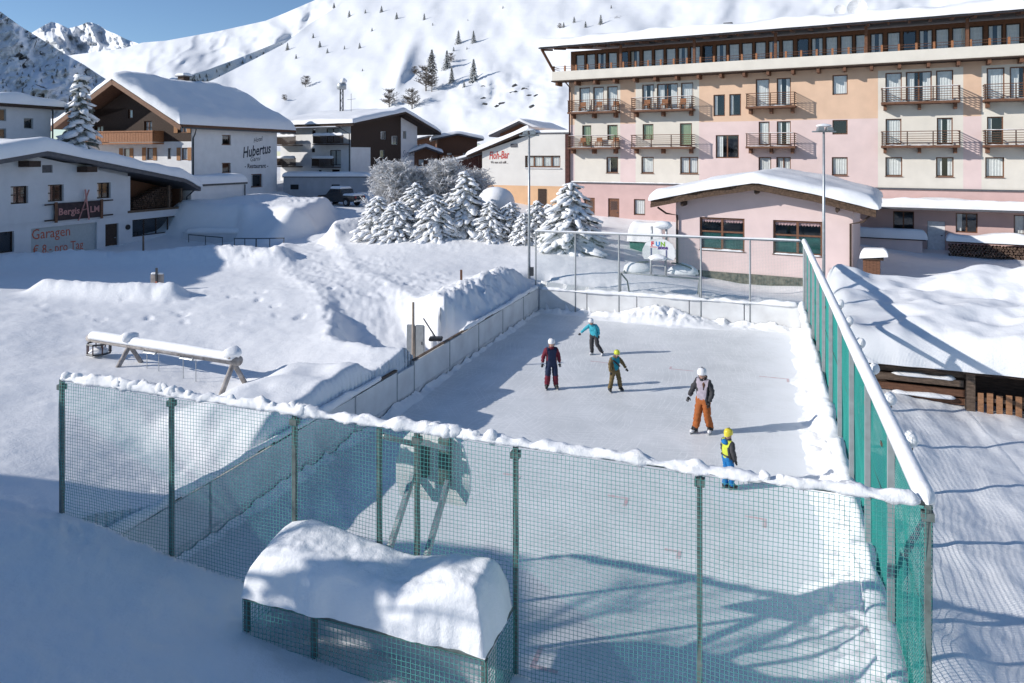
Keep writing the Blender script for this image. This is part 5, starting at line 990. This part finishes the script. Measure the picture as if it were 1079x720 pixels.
t.scale = (s_, s_, s_); o = link('upper_crown', HT[0][1], None, t, (0, 0, 4.6)); o.scale = (.8, .8, .75); o = link('snow', HT[0][2], None, t, (0, 0, 4.6)); o.scale = (.8, .8, .75)
rnd = random.Random(17)
for i in range(34):                                          # dark growth in the shaded gully
    f = i / 33; px = 196 + 118 * f + rnd.uniform(-4, 4); lo_y = np.interp(px, [186, 225, 265, 300, 330], [90, 90, 76, 60, 40]); hi_y = np.interp(px, [186, 215, 250, 285, 312, 330], [83, 75, 62, 48, 38, 30]); py = hi_y + (lo_y - hi_y) * rnd.uniform(.15, .9)
    p = onG(px, py); plant_spruce(HT[i % 2], p - Vector((0, 0, .3)), rnd.uniform(3, 6) * p.y / FP / 6, i, 'small dark conifer in the shaded gully', 'conifers in the shaded gully', 'gully_conifer', 'conifer', .7)
for i in range(60):
    px = rnd.uniform(0, 112); sk = np.interp(px, [0, 22, 48, 70, 88, 106, 128], [12, 28, 44, 58, 68, 80, 93]); py = rnd.uniform(max(sk + 3, 70), 101) if i % 4 else sk + rnd.uniform(2, 16)
    p = onD(px, py); plant_spruce(HT[i % 2], p - Vector((0, 0, .5)), rnd.uniform(3, 6) * p.y / FP / 6, i, 'small dark conifer on the shaded rocky ridge', 'conifers on the rocky ridge', 'ridge_conifer', 'conifer', .8)
rs = MB()
for i in range(12):
    px = rnd.uniform(495, 570); py = 97 + (px - 500) * .05 + rnd.uniform(-12, 14); p = onA(px, py); s_ = rnd.uniform(.25, .6); rs = MB().blob((0, .15, -s_ * .25), (s_ * 1.9, s_, s_ * .7), .5, i, 2)
    o = rs.build('rock_outcrop', ROCK, loc=p); tag(o, 'bare rock showing through the snowy slope above the chalets', 'rock', 'rock outcrops on the slope')
# ------------------------------------------------------------------ playground, hut, street things
PALEW = mat('frosty_grey_timber', (.42, .39, .37), .85, .3, 7, c2=(.22, .20, .19))
sw = thing('log_swing', 'snow covered log swing frame half buried in the white meadow', 'swing', (0, 0, 0))
SA, SB = Vector((-13.1, 22.0, 1.55)), Vector((-7.3, 19.0, 1.70)); sd = (SB - SA).normalized(); sp = Vector((-sd.y, sd.x, 0)).normalized()
MB().tube([SA, SA.lerp(SB, .5), SB], [.12, .125, .13], 12).build('beam', PALEW, sw, smooth=True)
snow_ridge('beam_snow', sw, [tuple(SA + Vector((0, 0, .06))), tuple(SB + Vector((0, 0, .06)))], .31, .17, 3, .12, .7)
for f in (.30, .965):
    c = SA.lerp(SB, f)
    for s in (-1, 1):
        ft = c + sp * s * .55; ft.z = gz(ft.x, ft.y) - .3; up_ = c - sp * s * .14 + Vector((0, 0, .18)) ; MB().tube([ft, up_], .068, 8).build('leg', PALEW, sw, smooth=True)
    MB().blob(c + Vector((0, 0, .2)), (.24, .24, .16), .2, int(f * 9)).build('snow_cap', SNOW, sw, smooth=True)
for f in (.42, .50, .66, .74):
    c = SA.lerp(SB, f); MB().tube([c - Vector((0, 0, .1)), (c.x, c.y, gz(c.x, c.y) - .15)], .012, 5).build('chain', METAL, sw); MB().blob(c + Vector((0, 0, -.1)) - sp * .1, .05, .1, 2, 1).build('chain_hook', METAL, sw)
for f in (.42, .66):
    a, b = SA.lerp(SB, f), SA.lerp(SB, f + .08); z = -.13; MB().tube([a + Vector((0, 0, z)) - sp * .12, b + Vector((0, 0, z)) - sp * .12], .02, 6).build('swing_bar', METAL, sw)
c = SA.lerp(SB, .075); c = Vector((c.x, c.y, 0)); zb = gz(c.x, c.y); n = 8
for z_, r_ in ((zb + .12, .33), (zb + .42, .33)): MB().tube([(c.x + r_ * math.cos(k * 6.2832 / n), c.y + r_ * math.sin(k * 6.2832 / n), z_) for k in range(n + 1)], .03, 6, False).build('basket_ring', DMETAL, sw)
for k in range(n): MB().tube([(c.x + .33 * math.cos(k * 6.2832 / n), c.y + .33 * math.sin(k * 6.2832 / n), zb + .1), (c.x + .33 * math.cos(k * 6.2832 / n), c.y + .33 * math.sin(k * 6.2832 / n), zb + .44)], .018, 5).build('basket_bar', WOOD_R, sw)
MB().blob((c.x, c.y, zb + .15), (.28, .28, .14), .15, 4).build('basket_snow', SNOW, sw, smooth=True); MB().tube([(c.x, c.y, zb + .5), (c.x, c.y, 1.5)], .03, 6).build('basket_hanger', DMETAL, sw)
for s in (.25, .45): q = SA.lerp(SB, .02 + s * .3); MB().tube([(q.x, q.y, 1.44), (q.x, q.y, 1.32)], .04, 6).build('hook', DMETAL, sw)

rebase(sw, (-10.2, 20.5, gz(-10.2, 20.5)))
WOOD_P = mat('orange_brown_picket', (.40, .20, .10), .75, .3, 6, .3, 30, stretch=(1, 1, 6))
hut = thing('wooden_hut', 'weathered timber hut under a deep snow roof right of the fence', 'hut', (9.95, 19.05, 0), R(-22))
hr = lambda x, y=0: 1.72 + .10 * y
MB().add([(-.9, -.25, hr(0, -.25) - .08), (6.5, -.25, hr(0, -.25) - .08), (6.5, 7, hr(0, 7) - .08), (-.9, 7, hr(0, 7) - .08), (-.9, -.25, hr(0, -.25)), (6.5, -.25, hr(0, -.25)), (6.5, 7, hr(0, 7)), (-.9, 7, hr(0, 7))], [(0, 1, 2, 3), (4, 5, 6, 7), (0, 1, 5, 4), (1, 2, 6, 5), (2, 3, 7, 6), (3, 0, 4, 7)]).build('roof', WOOD_D, hut)
snow_slab('roof_snow', hut, -1.15, 6.6, -.32, 7.6, lambda x, y: hr(x, y), .80, 3, .12, .42, .5, SNOW)
MB().box(-.7, 6.4, .55, .62, -.3, 1.6).build('back_wall', WOOD_D, hut)
for i, (z, y, L) in enumerate(((.95, .0, 2.5), (1.22, -.06, 2.4), (.72, .08, 2.6), (1.44, .02, 2.5))): MB().box(-.8 + .1 * i, L - .9 + .35, y, y + .1, z, z + .17).build('plank', WOOD_G if i % 2 else WOOD_M, hut)
for i, z in enumerate((.89, 1.39)): snow_ridge('plank_snow', hut, [(.2, .02, z), (1.7, .02, z)], .2, .07, i, .5)
for x in (1.9, 3.62): MB().box(x, x + .2, -.1, .1, -.3, 1.6).build('post', WOOD_G, hut)
for i in range(7): MB().box(2.16 + i * .205, 2.16 + i * .205 + .13, -.06, -.03, .12 + .012 * i, 1.12 + .02 * math.sin(i * 2.3)).build('picket', WOOD_P, hut)
MB().box(2.1, 3.6, -.027, .02, .45, .55).build('rail', WOOD_G, hut); MB().box(2.1, 3.6, -.027, .02, .9, 1.0).build('rail', WOOD_G, hut)
for i in range(8): MB().box(3.9 + i * .205, 4.03 + i * .205, -.06, -.03, .0, 1.1).build('picket', WOOD_P, hut)
MB().prism([(3.25, 1.8), (3.75, 1.8), (3.7, 2.35), (3.5, 2.42)], -.2, .1).build('roof_end_board', WOOD_G, hut)

bin_ = thing('snow_capped_container', 'dark green container under a tall loaf of snow left of the restaurant', 'container', (8.55, 44.6, .6), HA)
MB().prism([(-.95, 0), (.95, 0), (1.05, 1.15), (-1.05, 1.15)], -.5, .5).build('tub', GREEN, bin_, bevel=.03); MB().box(-1.08, 1.08, -.54, .54, 1.153, 1.22).build('lid', GREEN, bin_); snow_slab('snow', bin_, -1.15, 1.15, -.62, .62, lambda x, y: 1.22, 1.1, 6, .15, .1, .38, SNOW)
for s in (-.7, .7): MB().tube([(s, -.45, -.05), (s, -.35, -.05)], .1, 10).build('wheel', BLACK, bin_)
wb = thing('snow_topped_crate', 'brown wooden crate under a curl of snow at the restaurant corner', 'crate', (18.75, 37.0, .75), HA)
for i in range(5): MB().box(-.4 + i * .16, -.4 + i * .16 + .15, -.4, -.37, 0, 1.05).build('plank', WOOD_M, wb)
MB().box(-.4, .4, -.367, .4, 0, 1.04).build('body', WOOD_D, wb); MB().box(-.5, .55, -.48, .45, 1.06, 1.12).build('lid', WOOD_D, wb); snow_slab('snow', wb, -.55, .75, -.55, .5, lambda x, y: 1.12 + .12 * (x + .5), .42, 9, .1, .2, .25, SNOW)
MB().box(-.6, 1.1, -.6, -.5, -.25, -.15).build('skid', WOOD_D, wb)
pl = thing('wooden_pole', 'pale wooden pole beside the trench at the left boards', 'pole', (-3.3, 23.7, 0)); MB().tube([(0, 0, -.2), (0, 0, 2.3)], [.055, .045], 8).build('shaft', mat('pale_wood', (.38, .31, .25), .8, .2, 6), pl, smooth=True)
eb = thing('grey_cabinet_stand', 'pair of grey cabinet doors behind the wooden pole', 'cabinet', (-3.3, 24.05, 0), R(-10))
for x in (-.28, .04): d_ = MB().box(x, x + .26, 0, .1, .15, 1.45).build('cabinet_door', GREYP, eb); MB().box(x + .2, x + .23, -.02, -.002, .8, .9).build('handle', DMETAL, d_)
MB().box(-.29, .31, .103, .16, 0, 1.4).build('frame', METAL, eb)
br_ = thing('green_barrel', 'dark green barrel sunk behind the left boards', 'barrel', (*rk(-.05, 9.55).xy, .25)); MB().lathe([(.26, 0), (.29, .15), (.29, .75), (.27, .9), (.30, .92), (.30, .97), (.05, .98)], n=18).build('body', GREEN, br_, smooth=True); MB().blob((.0, .0, .98), (.22, .22, .05), .2, 3).build('snow', SNOW, br_, smooth=True)
sv = thing('snow_shovel', 'dark snow shovel leaning on the boards beyond the gate', 'shovel', (*rk(.2, 13.1).xy, .45)); MB().bar((-.5, .9, 1.15), (0, 0, .75), .035).build('shaft', DMETAL, sv); MB().box(-.2, .25, -.25, .08, .66, .76).build('blade', BLACK, sv, bevel=.03)
def stake(px, py, Y, h, label, m, board=False, r=.04):
    x = (px - CX) / FP * Y; t = thing('stake' if not board else 'sign_stake', label, 'stake' if not board else 'sign', (x, Y, gz(x, Y) - .3)); MB().box(-r, r, -r, r, 0, h + .3).build('shaft', m, t)
    if board:
        MB().box(-.3, .3, r + .003, r + .03, .3 + h * .25, .3 + h * .72).build('board', mat('pale_sign_board', (.42, .36, .32), .8, .2, 5), t); MB().box(-r * 1.05, r * 1.05, -r * 1.05, -r - .001, .25, .3 + h * .4).build('orange_paint', mat('orange_paint', (.55, .20, .12), .7), t); snow_ridge('snow', t, [(-.3, r + .02, .3 + h * .72), (.3, r + .02, .3 + h * .72)], .08, .05, 3)
stake(165, 297, 32.2, 1.0, 'dark stake with pale board standing behind the snowy hedge', DMETAL, True); stake(151, 270, 43.0, .95, 'plain thin stake on the shaded bank before the inn', WOOD_G); stake(486, 298, 31.5, .5, 'short brown stake on the snow bank by the footpath', WOOD_M, False, .05)

car = thing('dark_pickup', 'dark pickup with snow on its roof parked on the street behind the drift', 'pickup', (-17.6, 73.0, 0), math.atan2(.5, -.86)); car.location.z = gz(-17.6, 73.0) - .02
CARP = mat('dark_car_paint', (.015, .017, .02), .25, .1, 5, spec=.6)
def bodyshape():
    pr = [(-2.55, .55), (-2.58, .95), (-2.5, 1.08), (-1.05, 1.10), (-.85, 1.68), (-.6, 1.75), (.65, 1.74), (1.25, 1.15), (2.35, 1.02), (2.52, .85), (2.5, .5), (1.95, .42), (1.9, .7), (1.62, .86), (1.32, .84), (1.1, .62), (1.05, .42), (-1.05, .42), (-1.1, .62), (-1.32, .84), (-1.62, .86), (-1.9, .68), (-1.98, .46)]
    return MB().prism(pr, -.88, .88).build('body', CARP, car, bevel=.04)
bodyshape()
for s in (-1, 1):
    for nm, pts in (('side_window', [(-.72, 1.14), (-.62, 1.62), (.05, 1.64), (.05, 1.16)]), ('side_window', [(.12, 1.16), (.12, 1.64), (.6, 1.63), (1.08, 1.18)])): MB().prism(pts, s * .885, s * .892).build(nm, MATS['window_glass'] if False else mat('car_glass', (.01, .012, .015), .05, .1, spec=.7), car)
    for x in (-1.5, 1.5):
        ty = MB().tube([(x, s * .64, .40), (x, s * .9, .40)], .40, 20).build('wheel', BLACK, car, smooth=False, bevel=.03); MB().tube([(x, s * .9, .40), (x, s * .915, .40)], .22, 14).build('rim', METAL, ty)
    MB().box(-2.6, -2.56, s * .62 - .12, s * .62 + .12, .85, 1.03).build('tail_light', mat('tail_red', (.25, .01, .01), .3), car); MB().box(2.49, 2.54, s * .62 - .16, s * .62 + .16, .72, .88).build('headlight', mat('headlight_clear', (.5, .52, .55), .1), car)
MB().box(-2.7, -2.56, -.8, .8, .48, .62).build('rear_bumper', METAL, car); snow_slab('roof_snow', car, -.7, .7, -.78, .78, lambda x, y: 1.75, .25, 3, .15, .2, .2, SNOW); snow_slab('bed_snow', car, -2.45, -1.05, -.8, .8, lambda x, y: 1.09, .18, 4, .15, .2, .15, SNOW)

# ------------------------------------------------------------------ the skaters
SKIN = mat('skin', (.55, .34, .26), .6, .08, 8)
def person(label, pos, H, rz, cols, pose, helmet, hair=None, extra=None, skate=None, boots=None):
    """one continuous body grown over a posed skeleton; helmet, gloves, boots and hair are parts. Local: faces -y, 1.7 m tall before scaling"""
    t = thing('person', label, 'person', pos, rz, 'skaters on the ice'); k = H / 1.76; t.scale = (k, k, k)
    J = dict(pel=(0, 0, .93), wst=(0, .01, 1.07), chs=(0, .0, 1.28), nck=(0, -.01, 1.45), hd0=(0, -.02, 1.54), hd1=(0, -.03, 1.63), hd2=(0, -.01, 1.71))
    for s, n in ((1, 'L'), (-1, 'R')):      # L is the figure's left = +x
        J.update({'sh' + n: (s * .175, 0, 1.40), 'el' + n: (s * .24, .02, 1.14), 'wr' + n: (s * .26, -.06, .90), 'hp' + n: (s * .095, 0, .88), 'kn' + n: (s * .10, -.04, .50), 'an' + n: (s * .11, .02, .13), 'to' + n: (s * .12, -.13, .10)})
    J.update(pose)
    Rd = dict(pel=.175, wst=.165, chs=.185, nck=.06, hd0=.075, hd1=.095, hd2=.085)
    for n in 'LR': Rd.update({'sh' + n: .10, 'el' + n: .078, 'wr' + n: .058, 'hp' + n: .128, 'kn' + n: .102, 'an' + n: .098, 'to' + n: .045})
    E_ = [('pel', 'wst'), ('wst', 'chs'), ('chs', 'nck'), ('nck', 'hd0'), ('hd0', 'hd1'), ('hd1', 'hd2')]
    for n in 'LR': E_ += [('chs', 'sh' + n), ('sh' + n, 'el' + n), ('el' + n, 'wr' + n), ('pel', 'hp' + n), ('hp' + n, 'kn' + n), ('kn' + n, 'an' + n), ('an' + n, 'to' + n)]
    ks = list(J); me = bpy.data.meshes.new('body'); me.from_pydata([J[q] for q in ks], [(ks.index(a), ks.index(b)) for a, b in E_], []); o = bpy.data.objects.new('body', me); col.objects.link(o)
    md = o.modifiers.new('skin', 'SKIN'); md.use_smooth_shade = True; ss = o.modifiers.new('sub', 'SUBSURF'); ss.levels = ss.render_levels = 2
    for i, q in enumerate(ks): sv_ = me.skin_vertices[0].data[i]; f = .82 if q in ('pel', 'wst', 'chs') else 1; sv_.radius = (Rd[q] * (1.12 if f < 1 else 1), Rd[q] * f); sv_.use_root = q == 'pel'
    bpy.context.view_layer.update(); m2 = bpy.data.meshes.new_from_object(o.evaluated_get(bpy.context.evaluated_depsgraph_get())); bpy.data.objects.remove(o); m2.materials.clear()
    ms = [cols['torso'], cols['sleeve'], cols['pants'], cols['shin'], SKIN, BLACK]; [m2.materials.append(q) for q in ms]
    bones = [(J[a], J[b], {'nck': 4, 'hd0': 4, 'hd1': 4}.get(a, 0) if a not in ('chs',) or b == 'nck' else (1 if b[:2] == 'sh' else 0)) for a, b in E_[:6]]
    for n in 'LR': bones += [(J['chs'], tuple(Vector(J['sh' + n]) * .8 + Vector(J['chs']) * .2), 0), (tuple(Vector(J['sh' + n]).lerp(Vector(J['el' + n]), .12)), J['el' + n], 1), (J['el' + n], J['wr' + n], 1), (J['hp' + n], J['kn' + n], 2), (J['kn' + n], J['an' + n], 3), (J['an' + n], J['to' + n], 5), (J['pel'], J['hp' + n], 2)]
    def seg(p, a, b): a, b = Vector(a), Vector(b); d = b - a; u_ = max(0, min(1, (p - a).dot(d) / d.length_squared)); return (p - a - d * u_).length
    for f in m2.polygons:
        c_ = f.center; k_ = min(bones, key=lambda b: seg(c_, b[0], b[1]))[2]
        if k_ == 0 and c_.z < J['pel'][2] - .04: k_ = 2
        if k_ == 4 and c_.z < J['nck'][2] + .03: k_ = 0
        f.material_index = k_; f.use_smooth = True
    rs_ = np.array([v.co for v in m2.vertices]); nn = np.array([v.normal for v in m2.vertices]); sd_ = pos[0] * 7
    fold = .012 * np.sin(rs_[:, 2] * 52 + 6 * np.sin(rs_[:, 0] * 17 + sd_) + 3 * np.sin(rs_[:, 1] * 21)) * (rs_[:, 2] < J['nck'][2] - .02) + .02 * fbm(rs_[:, 0] * 1.3 + rs_[:, 1] + sd_, rs_[:, 2] * 1.6, 3, 4.)
    m2.vertices.foreach_set('co', (rs_ + nn * (fold * (rs_[:, 2] < J['nck'][2] - .02))[:, None]).astype(np.float32).ravel()); m2.update()      # creases in the clothing
    link('body', m2, None, t)
    hd = Vector(J['hd1'])
    # face: nose, eyes, mouth, ears; helmet shell with rim; collar
    MB().blob(hd + Vector((0, -.105, -.03)), (.016, .022, .028), 0, 1, 1).build('nose', SKIN, t, smooth=True)
    for s in (-1, 1): MB().blob(hd + Vector((s * .036, -.088, .0)), (.013, .01, .009), 0, 1, 1).build('eye', BLACK, t); MB().blob(hd + Vector((s * .098, .0, -.03)), (.014, .025, .034), 0, 1, 1).build('ear', SKIN, t, smooth=True)
    MB().blob(hd + Vector((0, -.085, -.065)), (.026, .012, .007), 0, 1, 1).build('mouth', mat('lips', (.40, .16, .14), .6), t)
    hm = MB(); n = 18; pr = [(.120, .0), (.127, .045), (.121, .09), (.101, .135), (.062, .166), (.02, .176)]; vs = []
    for r_, z_ in pr:
        for i in range(n): a = i * 2 * math.pi / n; vs.append((hd.x + r_ * math.cos(a), hd.y + .01 + r_ * 1.12 * math.sin(a), hd.z + z_ - .0 - (.055 * max(0, math.sin(a)) if z_ == 0 else 0)))
    hm.add(vs, [(i * n + q, i * n + (q + 1) % n, (i + 1) * n + (q + 1) % n, (i + 1) * n + q) for i in range(5) for q in range(n)] + [tuple(5 * n + q for q in range(n))]); ho = hm.build('helmet', helmet, t, smooth=True)
    for a in (-.7, 0, .7): MB().blob((hd.x + .07 * math.sin(a), hd.y + .0, hd.z + .185 - .03 * abs(a)), (.012, .05, .01), 0, 1, 1).build('helmet_vent', DMETAL, ho)
    for s in (-1, 1): MB().tube([hd + Vector((s * .118, .0, .0)), hd + Vector((s * .085, -.02, -.085)), hd + Vector((0, -.05, -.125))], .008, 5).build('helmet_strap', BLACK, ho)
    cl = MB().lathe([(.095, -.03), (.10, .03), (.085, .06)], (J['nck'][0], J['nck'][1], J['nck'][2] + .01), 14).build('collar', cols['sleeve'], t, smooth=True)
    for n_, s in (('L', 1), ('R', -1)):
        wv = Vector(J['wr' + n_]); d = (wv - Vector(J['el' + n_])).normalized(); sd_ = d.cross(Vector((0, 1, 0))).normalized(); nrm = sd_.cross(d); g = MB()
        g.blob(wv + d * .055, (.042, .042, .05), .05, 2); q = wv + d * .08
        for i, L in enumerate((.062, .074, .070, .054)):
            b0 = q + sd_ * (i - 1.5) * .021; g.tube([b0, b0 + d * L * .55, b0 + d * L * .85 - nrm * .022 * s], [.0125, .0115, .009], 6)
        tb = wv + d * .03 + sd_ * .036 * -s; g.tube([tb, tb + d * .03 - sd_ * .03 * s, tb + d * .06 - sd_ * .035 * s], [.014, .013, .010], 6); g.build('glove', cols.get('glove', BLACK), t, smooth=True)
        an, to = Vector(J['an' + n_]), Vector(J['to' + n_]); fw_ = Vector((to.x - an.x, to.y - an.y, 0)).normalized(); bt = MB()
        bt.tube([an + Vector((0, 0, .10)), an + Vector((0, 0, .0)), an - fw_ * .01 - Vector((0, 0, .045))], [.058, .055, .06], 10); bt.tube([an - fw_ * .06 - Vector((0, 0, .035)), an + fw_ * .06 - Vector((0, 0, .04)), an + fw_ * .16 - Vector((0, 0, .048)), an + fw_ * .20 - Vector((0, 0, .05))], [.045, .052, .045, .02], 10); b_ = bt.build('skate_boot', boots or BLACK, t, smooth=True)
        MB().bar(an - fw_ * .11 - Vector((0, 0, an.z - .032)), an + fw_ * .20 - Vector((0, 0, an.z - .032)), .006, .064).build('blade', METAL, b_)
        for e in (-.06, .12): MB().bar(an + fw_ * e - Vector((0, 0, .07)), an + fw_ * e - Vector((0, 0, an.z - .06)), .03).build('blade_mount', METAL, b_)
    if hair: MB().tube([hd + Vector((0, .10, .02)), hd + Vector((hair[1], .13, -.08)), hd + Vector((hair[1] * 1.3, .10 + hair[2], -.26)), hd + Vector((hair[1] * 1.2, .08 + hair[2], -.40))], [.035, .045, .04, .012], 8).build('hair', hair[0], t, smooth=True)
    if extra: extra(t, J)
    return t
cl = lambda n, c, v=.15: mat(n, c, .8, v, 12, .3, 25)
NAVY, MAROON, CYAN, CHAR = cl('navy_cloth', (.018, .028, .07)), cl('maroon_cloth', (.16, .018, .035)), cl('cyan_cloth', (.05, .40, .50)), cl('charcoal_cloth', (.045, .045, .05))
TEAL, KHAKI, LILAC, RUST = cl('teal_cloth', (.015, .25, .33)), cl('khaki_cloth', (.16, .115, .05), .4), cl('lilac_grey_cloth', (.36, .32, .37)), cl('rust_cloth', (.34, .10, .025))
NEON, BLUE, DGREY = cl('neon_yellow_cloth', (.52, .58, .06)), cl('blue_cloth', (.01, .16, .42)), cl('dark_grey_cloth', (.06, .06, .065))
HWH, HYE = mat('white_helmet', (.78, .78, .80), .3, .05, 6), mat('yellow_helmet', (.70, .58, .05), .3, .08, 6); HLM = mat('lime_helmet', (.58, .62, .06), .3, .08, 6)
WBOOT = mat('white_skate_leather', (.75, .75, .76), .5, .06)
def pack(t, J):
    MB().box(-.13, .13, -.16, -.125, 1.08, 1.40).build('front_panel', NAVY, t, bevel=.015)
    for s in (-1, 1): MB().box(s * .16 - .06, s * .16 + .06, -.06, .06, .28, .3).build('cuff_band', MAROON, t)
person('skater in maroon and navy snowsuit with white helmet standing nearest the left boards', gnd(581, 410, 0), 1.53, R(8), dict(torso=NAVY, sleeve=MAROON, pants=NAVY, shin=MAROON, glove=CHAR),
    dict(elL=(.27, .03, 1.14), wrL=(.29, -.04, .92), elR=(-.29, .03, 1.16), wrR=(-.33, -.05, .94), knL=(.13, -.05, .5), anL=(.16, .0, .13), toL=(.19, -.14, .1), knR=(-.13, -.03, .5), anR=(-.16, .02, .13), toR=(-.20, -.12, .1)), HWH, extra=pack)
person('skater in bright cyan jacket and grey trousers at the far end of the ice', gnd(626, 374, 0), 1.36, R(-28), dict(torso=CYAN, sleeve=CYAN, pants=CHAR, shin=CHAR),
    dict(wst=(0, -.03, 1.07), chs=(-.02, -.10, 1.26), nck=(-.04, -.17, 1.41), hd0=(-.05, -.21, 1.49), hd1=(-.06, -.24, 1.57), hd2=(-.06, -.23, 1.65), shL=(.15, -.11, 1.38), elL=(.22, .0, 1.16), wrL=(.24, -.02, .94), shR=(-.19, -.12, 1.37), elR=(-.38, -.22, 1.20), wrR=(-.55, -.30, 1.02), knL=(.17, -.02, .5), anL=(.36, .10, .13), toL=(.40, -.04, .1), knR=(-.10, -.08, .5), anR=(-.10, .02, .13), toR=(-.13, -.13, .1)), HWH, boots=WBOOT)
def sling(t, J):
    MB().tube([(-.17, -.05, 1.40), (-.02, -.16, 1.26), (.16, -.12, 1.10)], .035, 8).build('sling', BLACK, t, smooth=True)
person('child in teal jacket, khaki trousers and lime helmet with one arm out', gnd(648, 413, 0), 1.27, R(20), dict(torso=TEAL, sleeve=KHAKI, pants=KHAKI, shin=KHAKI),
    dict(chs=(.01, -.04, 1.28), hd0=(.04, -.07, 1.54), hd1=(.05, -.09, 1.62), hd2=(.05, -.07, 1.70), elL=(.34, -.02, 1.20), wrL=(.46, -.12, .98), elR=(-.28, -.05, 1.13), wrR=(-.30, -.18, .92), knL=(.17, -.08, .5), anL=(.28, .05, .13), toL=(.33, -.10, .1), knR=(-.17, -.02, .5), anR=(-.22, .06, .13), toR=(-.25, -.08, .1)), HLM, extra=sling)
person('skater with rust trousers, lilac jacket and white helmet gliding mid ice', gnd(741, 457, 0), 1.70, R(-42), dict(torso=LILAC, sleeve=CHAR, pants=RUST, shin=RUST),
    dict(hd0=(0, -.05, 1.53), hd1=(0, -.08, 1.61), hd2=(0, -.06, 1.70), elL=(.25, .03, 1.14), wrL=(.22, -.08, .90), elR=(-.28, -.05, 1.17), wrR=(-.33, -.16, .96), knL=(.11, .0, .5), anL=(.13, .16, .13), toL=(.16, .02, .1), knR=(-.12, -.06, .5), anR=(-.18, -.10, .13), toR=(-.22, -.25, .1)), HWH, hair=(mat('brown_hair', (.10, .045, .02), .7, .3, 20), .05, -.12), boots=WBOOT)
def hood(t, J):
    MB().blob((0, .12, 1.42), (.13, .09, .08), .08, 5).build('hood', BLUE, t, smooth=True); MB().box(-.17, .17, -.15, .15, .98, 1.06).build('jacket_hem', DGREY, t, bevel=.03)
person('child in neon yellow and blue with yellow helmet close behind the front net', gnd(767, 515, 0), 1.27, R(112), dict(torso=NEON, sleeve=DGREY, pants=BLUE, shin=BLUE),
    dict(elL=(.24, .0, 1.13), wrL=(.22, -.10, .90), elR=(-.24, .0, 1.13), wrR=(-.22, -.10, .90), anL=(.08, .06, .13), toL=(.09, -.09, .1), anR=(-.10, -.06, .13), toR=(-.11, -.21, .1)), HYE, extra=hood)

# ------------------------------------------------------------------ what stands left of the view and throws shade over the foreground
nh = thing('neighbour_house', 'white house standing outside the left of the view', 'house', (-18, 9.3, 0), 0)
NHt = 7.7
MB().box(-13.5, -.7, -15, -.7, 0, NHt).build('wall', WHITE, nh); MB().prism([(0, NHt), (-7.1, NHt + 1.6), (-14.2, NHt), (-14.2, NHt + .2), (-7.1, NHt + 1.8), (0, NHt + .2)], -15.7, 0).build('roof', WOOD_D, nh)
snow_slab('roof_snow', nh, -14.3, .1, -15.8, .1, lambda x, y: NHt + 1.8 - abs(x + 7.1) * .2254, .5, 5, .5, .3, .4)
for i in range(4):
    for z in (2.6, 5.4): MB().box(-.697, -.65, -13.5 + i * 3.4, -12.3 + i * 3.4, z, z + 1.3).build('window', DARK, nh)
def bare_tree(base, H, seed, label):
    rnd = random.Random(seed); t = thing('bare_tree', label, 'tree', base); tr = MB(); tw = MB()
    def grow(p, d, L, r, lv):
        q = p + d * L; mid = p + d * L * .5 + Vector((rnd.uniform(-1, 1), rnd.uniform(-1, 1), 0)) * L * .05
        (tr if lv < 2 else tw).tube([p, mid, q], [r, r * .82, r * .62], 7 if lv < 2 else 5, False)
        if lv >= 5: return
        for i in range(rnd.choice((2, 3)) if lv else 4):
            nd_ = (d + Vector((rnd.uniform(-1, 1), rnd.uniform(-1, 1), rnd.uniform(-.25, .6))) * (.75 if lv else .6)).normalized(); grow(p.lerp(q, rnd.uniform(.6, 1)), nd_, L * rnd.uniform(.58, .8), r * .55, lv + 1)
    grow(Vector((0, 0, -.3)), Vector((.05, 0, 1)).normalized(), H * .36, .16, 0); tr.build('trunk', BARK, t, smooth=True); tw.build('crown', TWIG, t, smooth=True)
plant_spruce(SP[2], (-11.0, 6.6, gz(-11.0, 6.6) - .1), 4.9 / 4.4, .5, 'bushy snowy spruce standing outside the left of the view', None, wide=.45)
bare_tree((-11.6, 7.9, gz(-11.6, 7.9)), 7.0, 3, 'leafless tree standing outside the left of the view')

nk = thing('shed_house', 'tall house standing outside the left of the view by the meadow', 'house', (-50, 28.5, 0), R(4))
MB().box(0, 13, 0, 13, 0, 10.0).build('wall', WHITE, nk); _m = MB().prism([(-.8, 10.0), (6.5, 12.2), (13.8, 10.0), (13.8, 10.2), (6.5, 12.4), (-.8, 10.2)], -.8, 13.8); _m.build('roof', WOOD_D, nk)
snow_slab('roof_snow', nk, -.9, 13.9, -.9, 13.9, lambda x, y: 12.4 - abs(x - 6.5) * .3014, .5, 15, .5, .3, .4)
for i in range(4):
    for z in (2.6, 5.6): MB().box(1.4 + i * 3, 2.6 + i * 3, -.04, -.003, z, z + 1.3).build('window', DARK, nk)
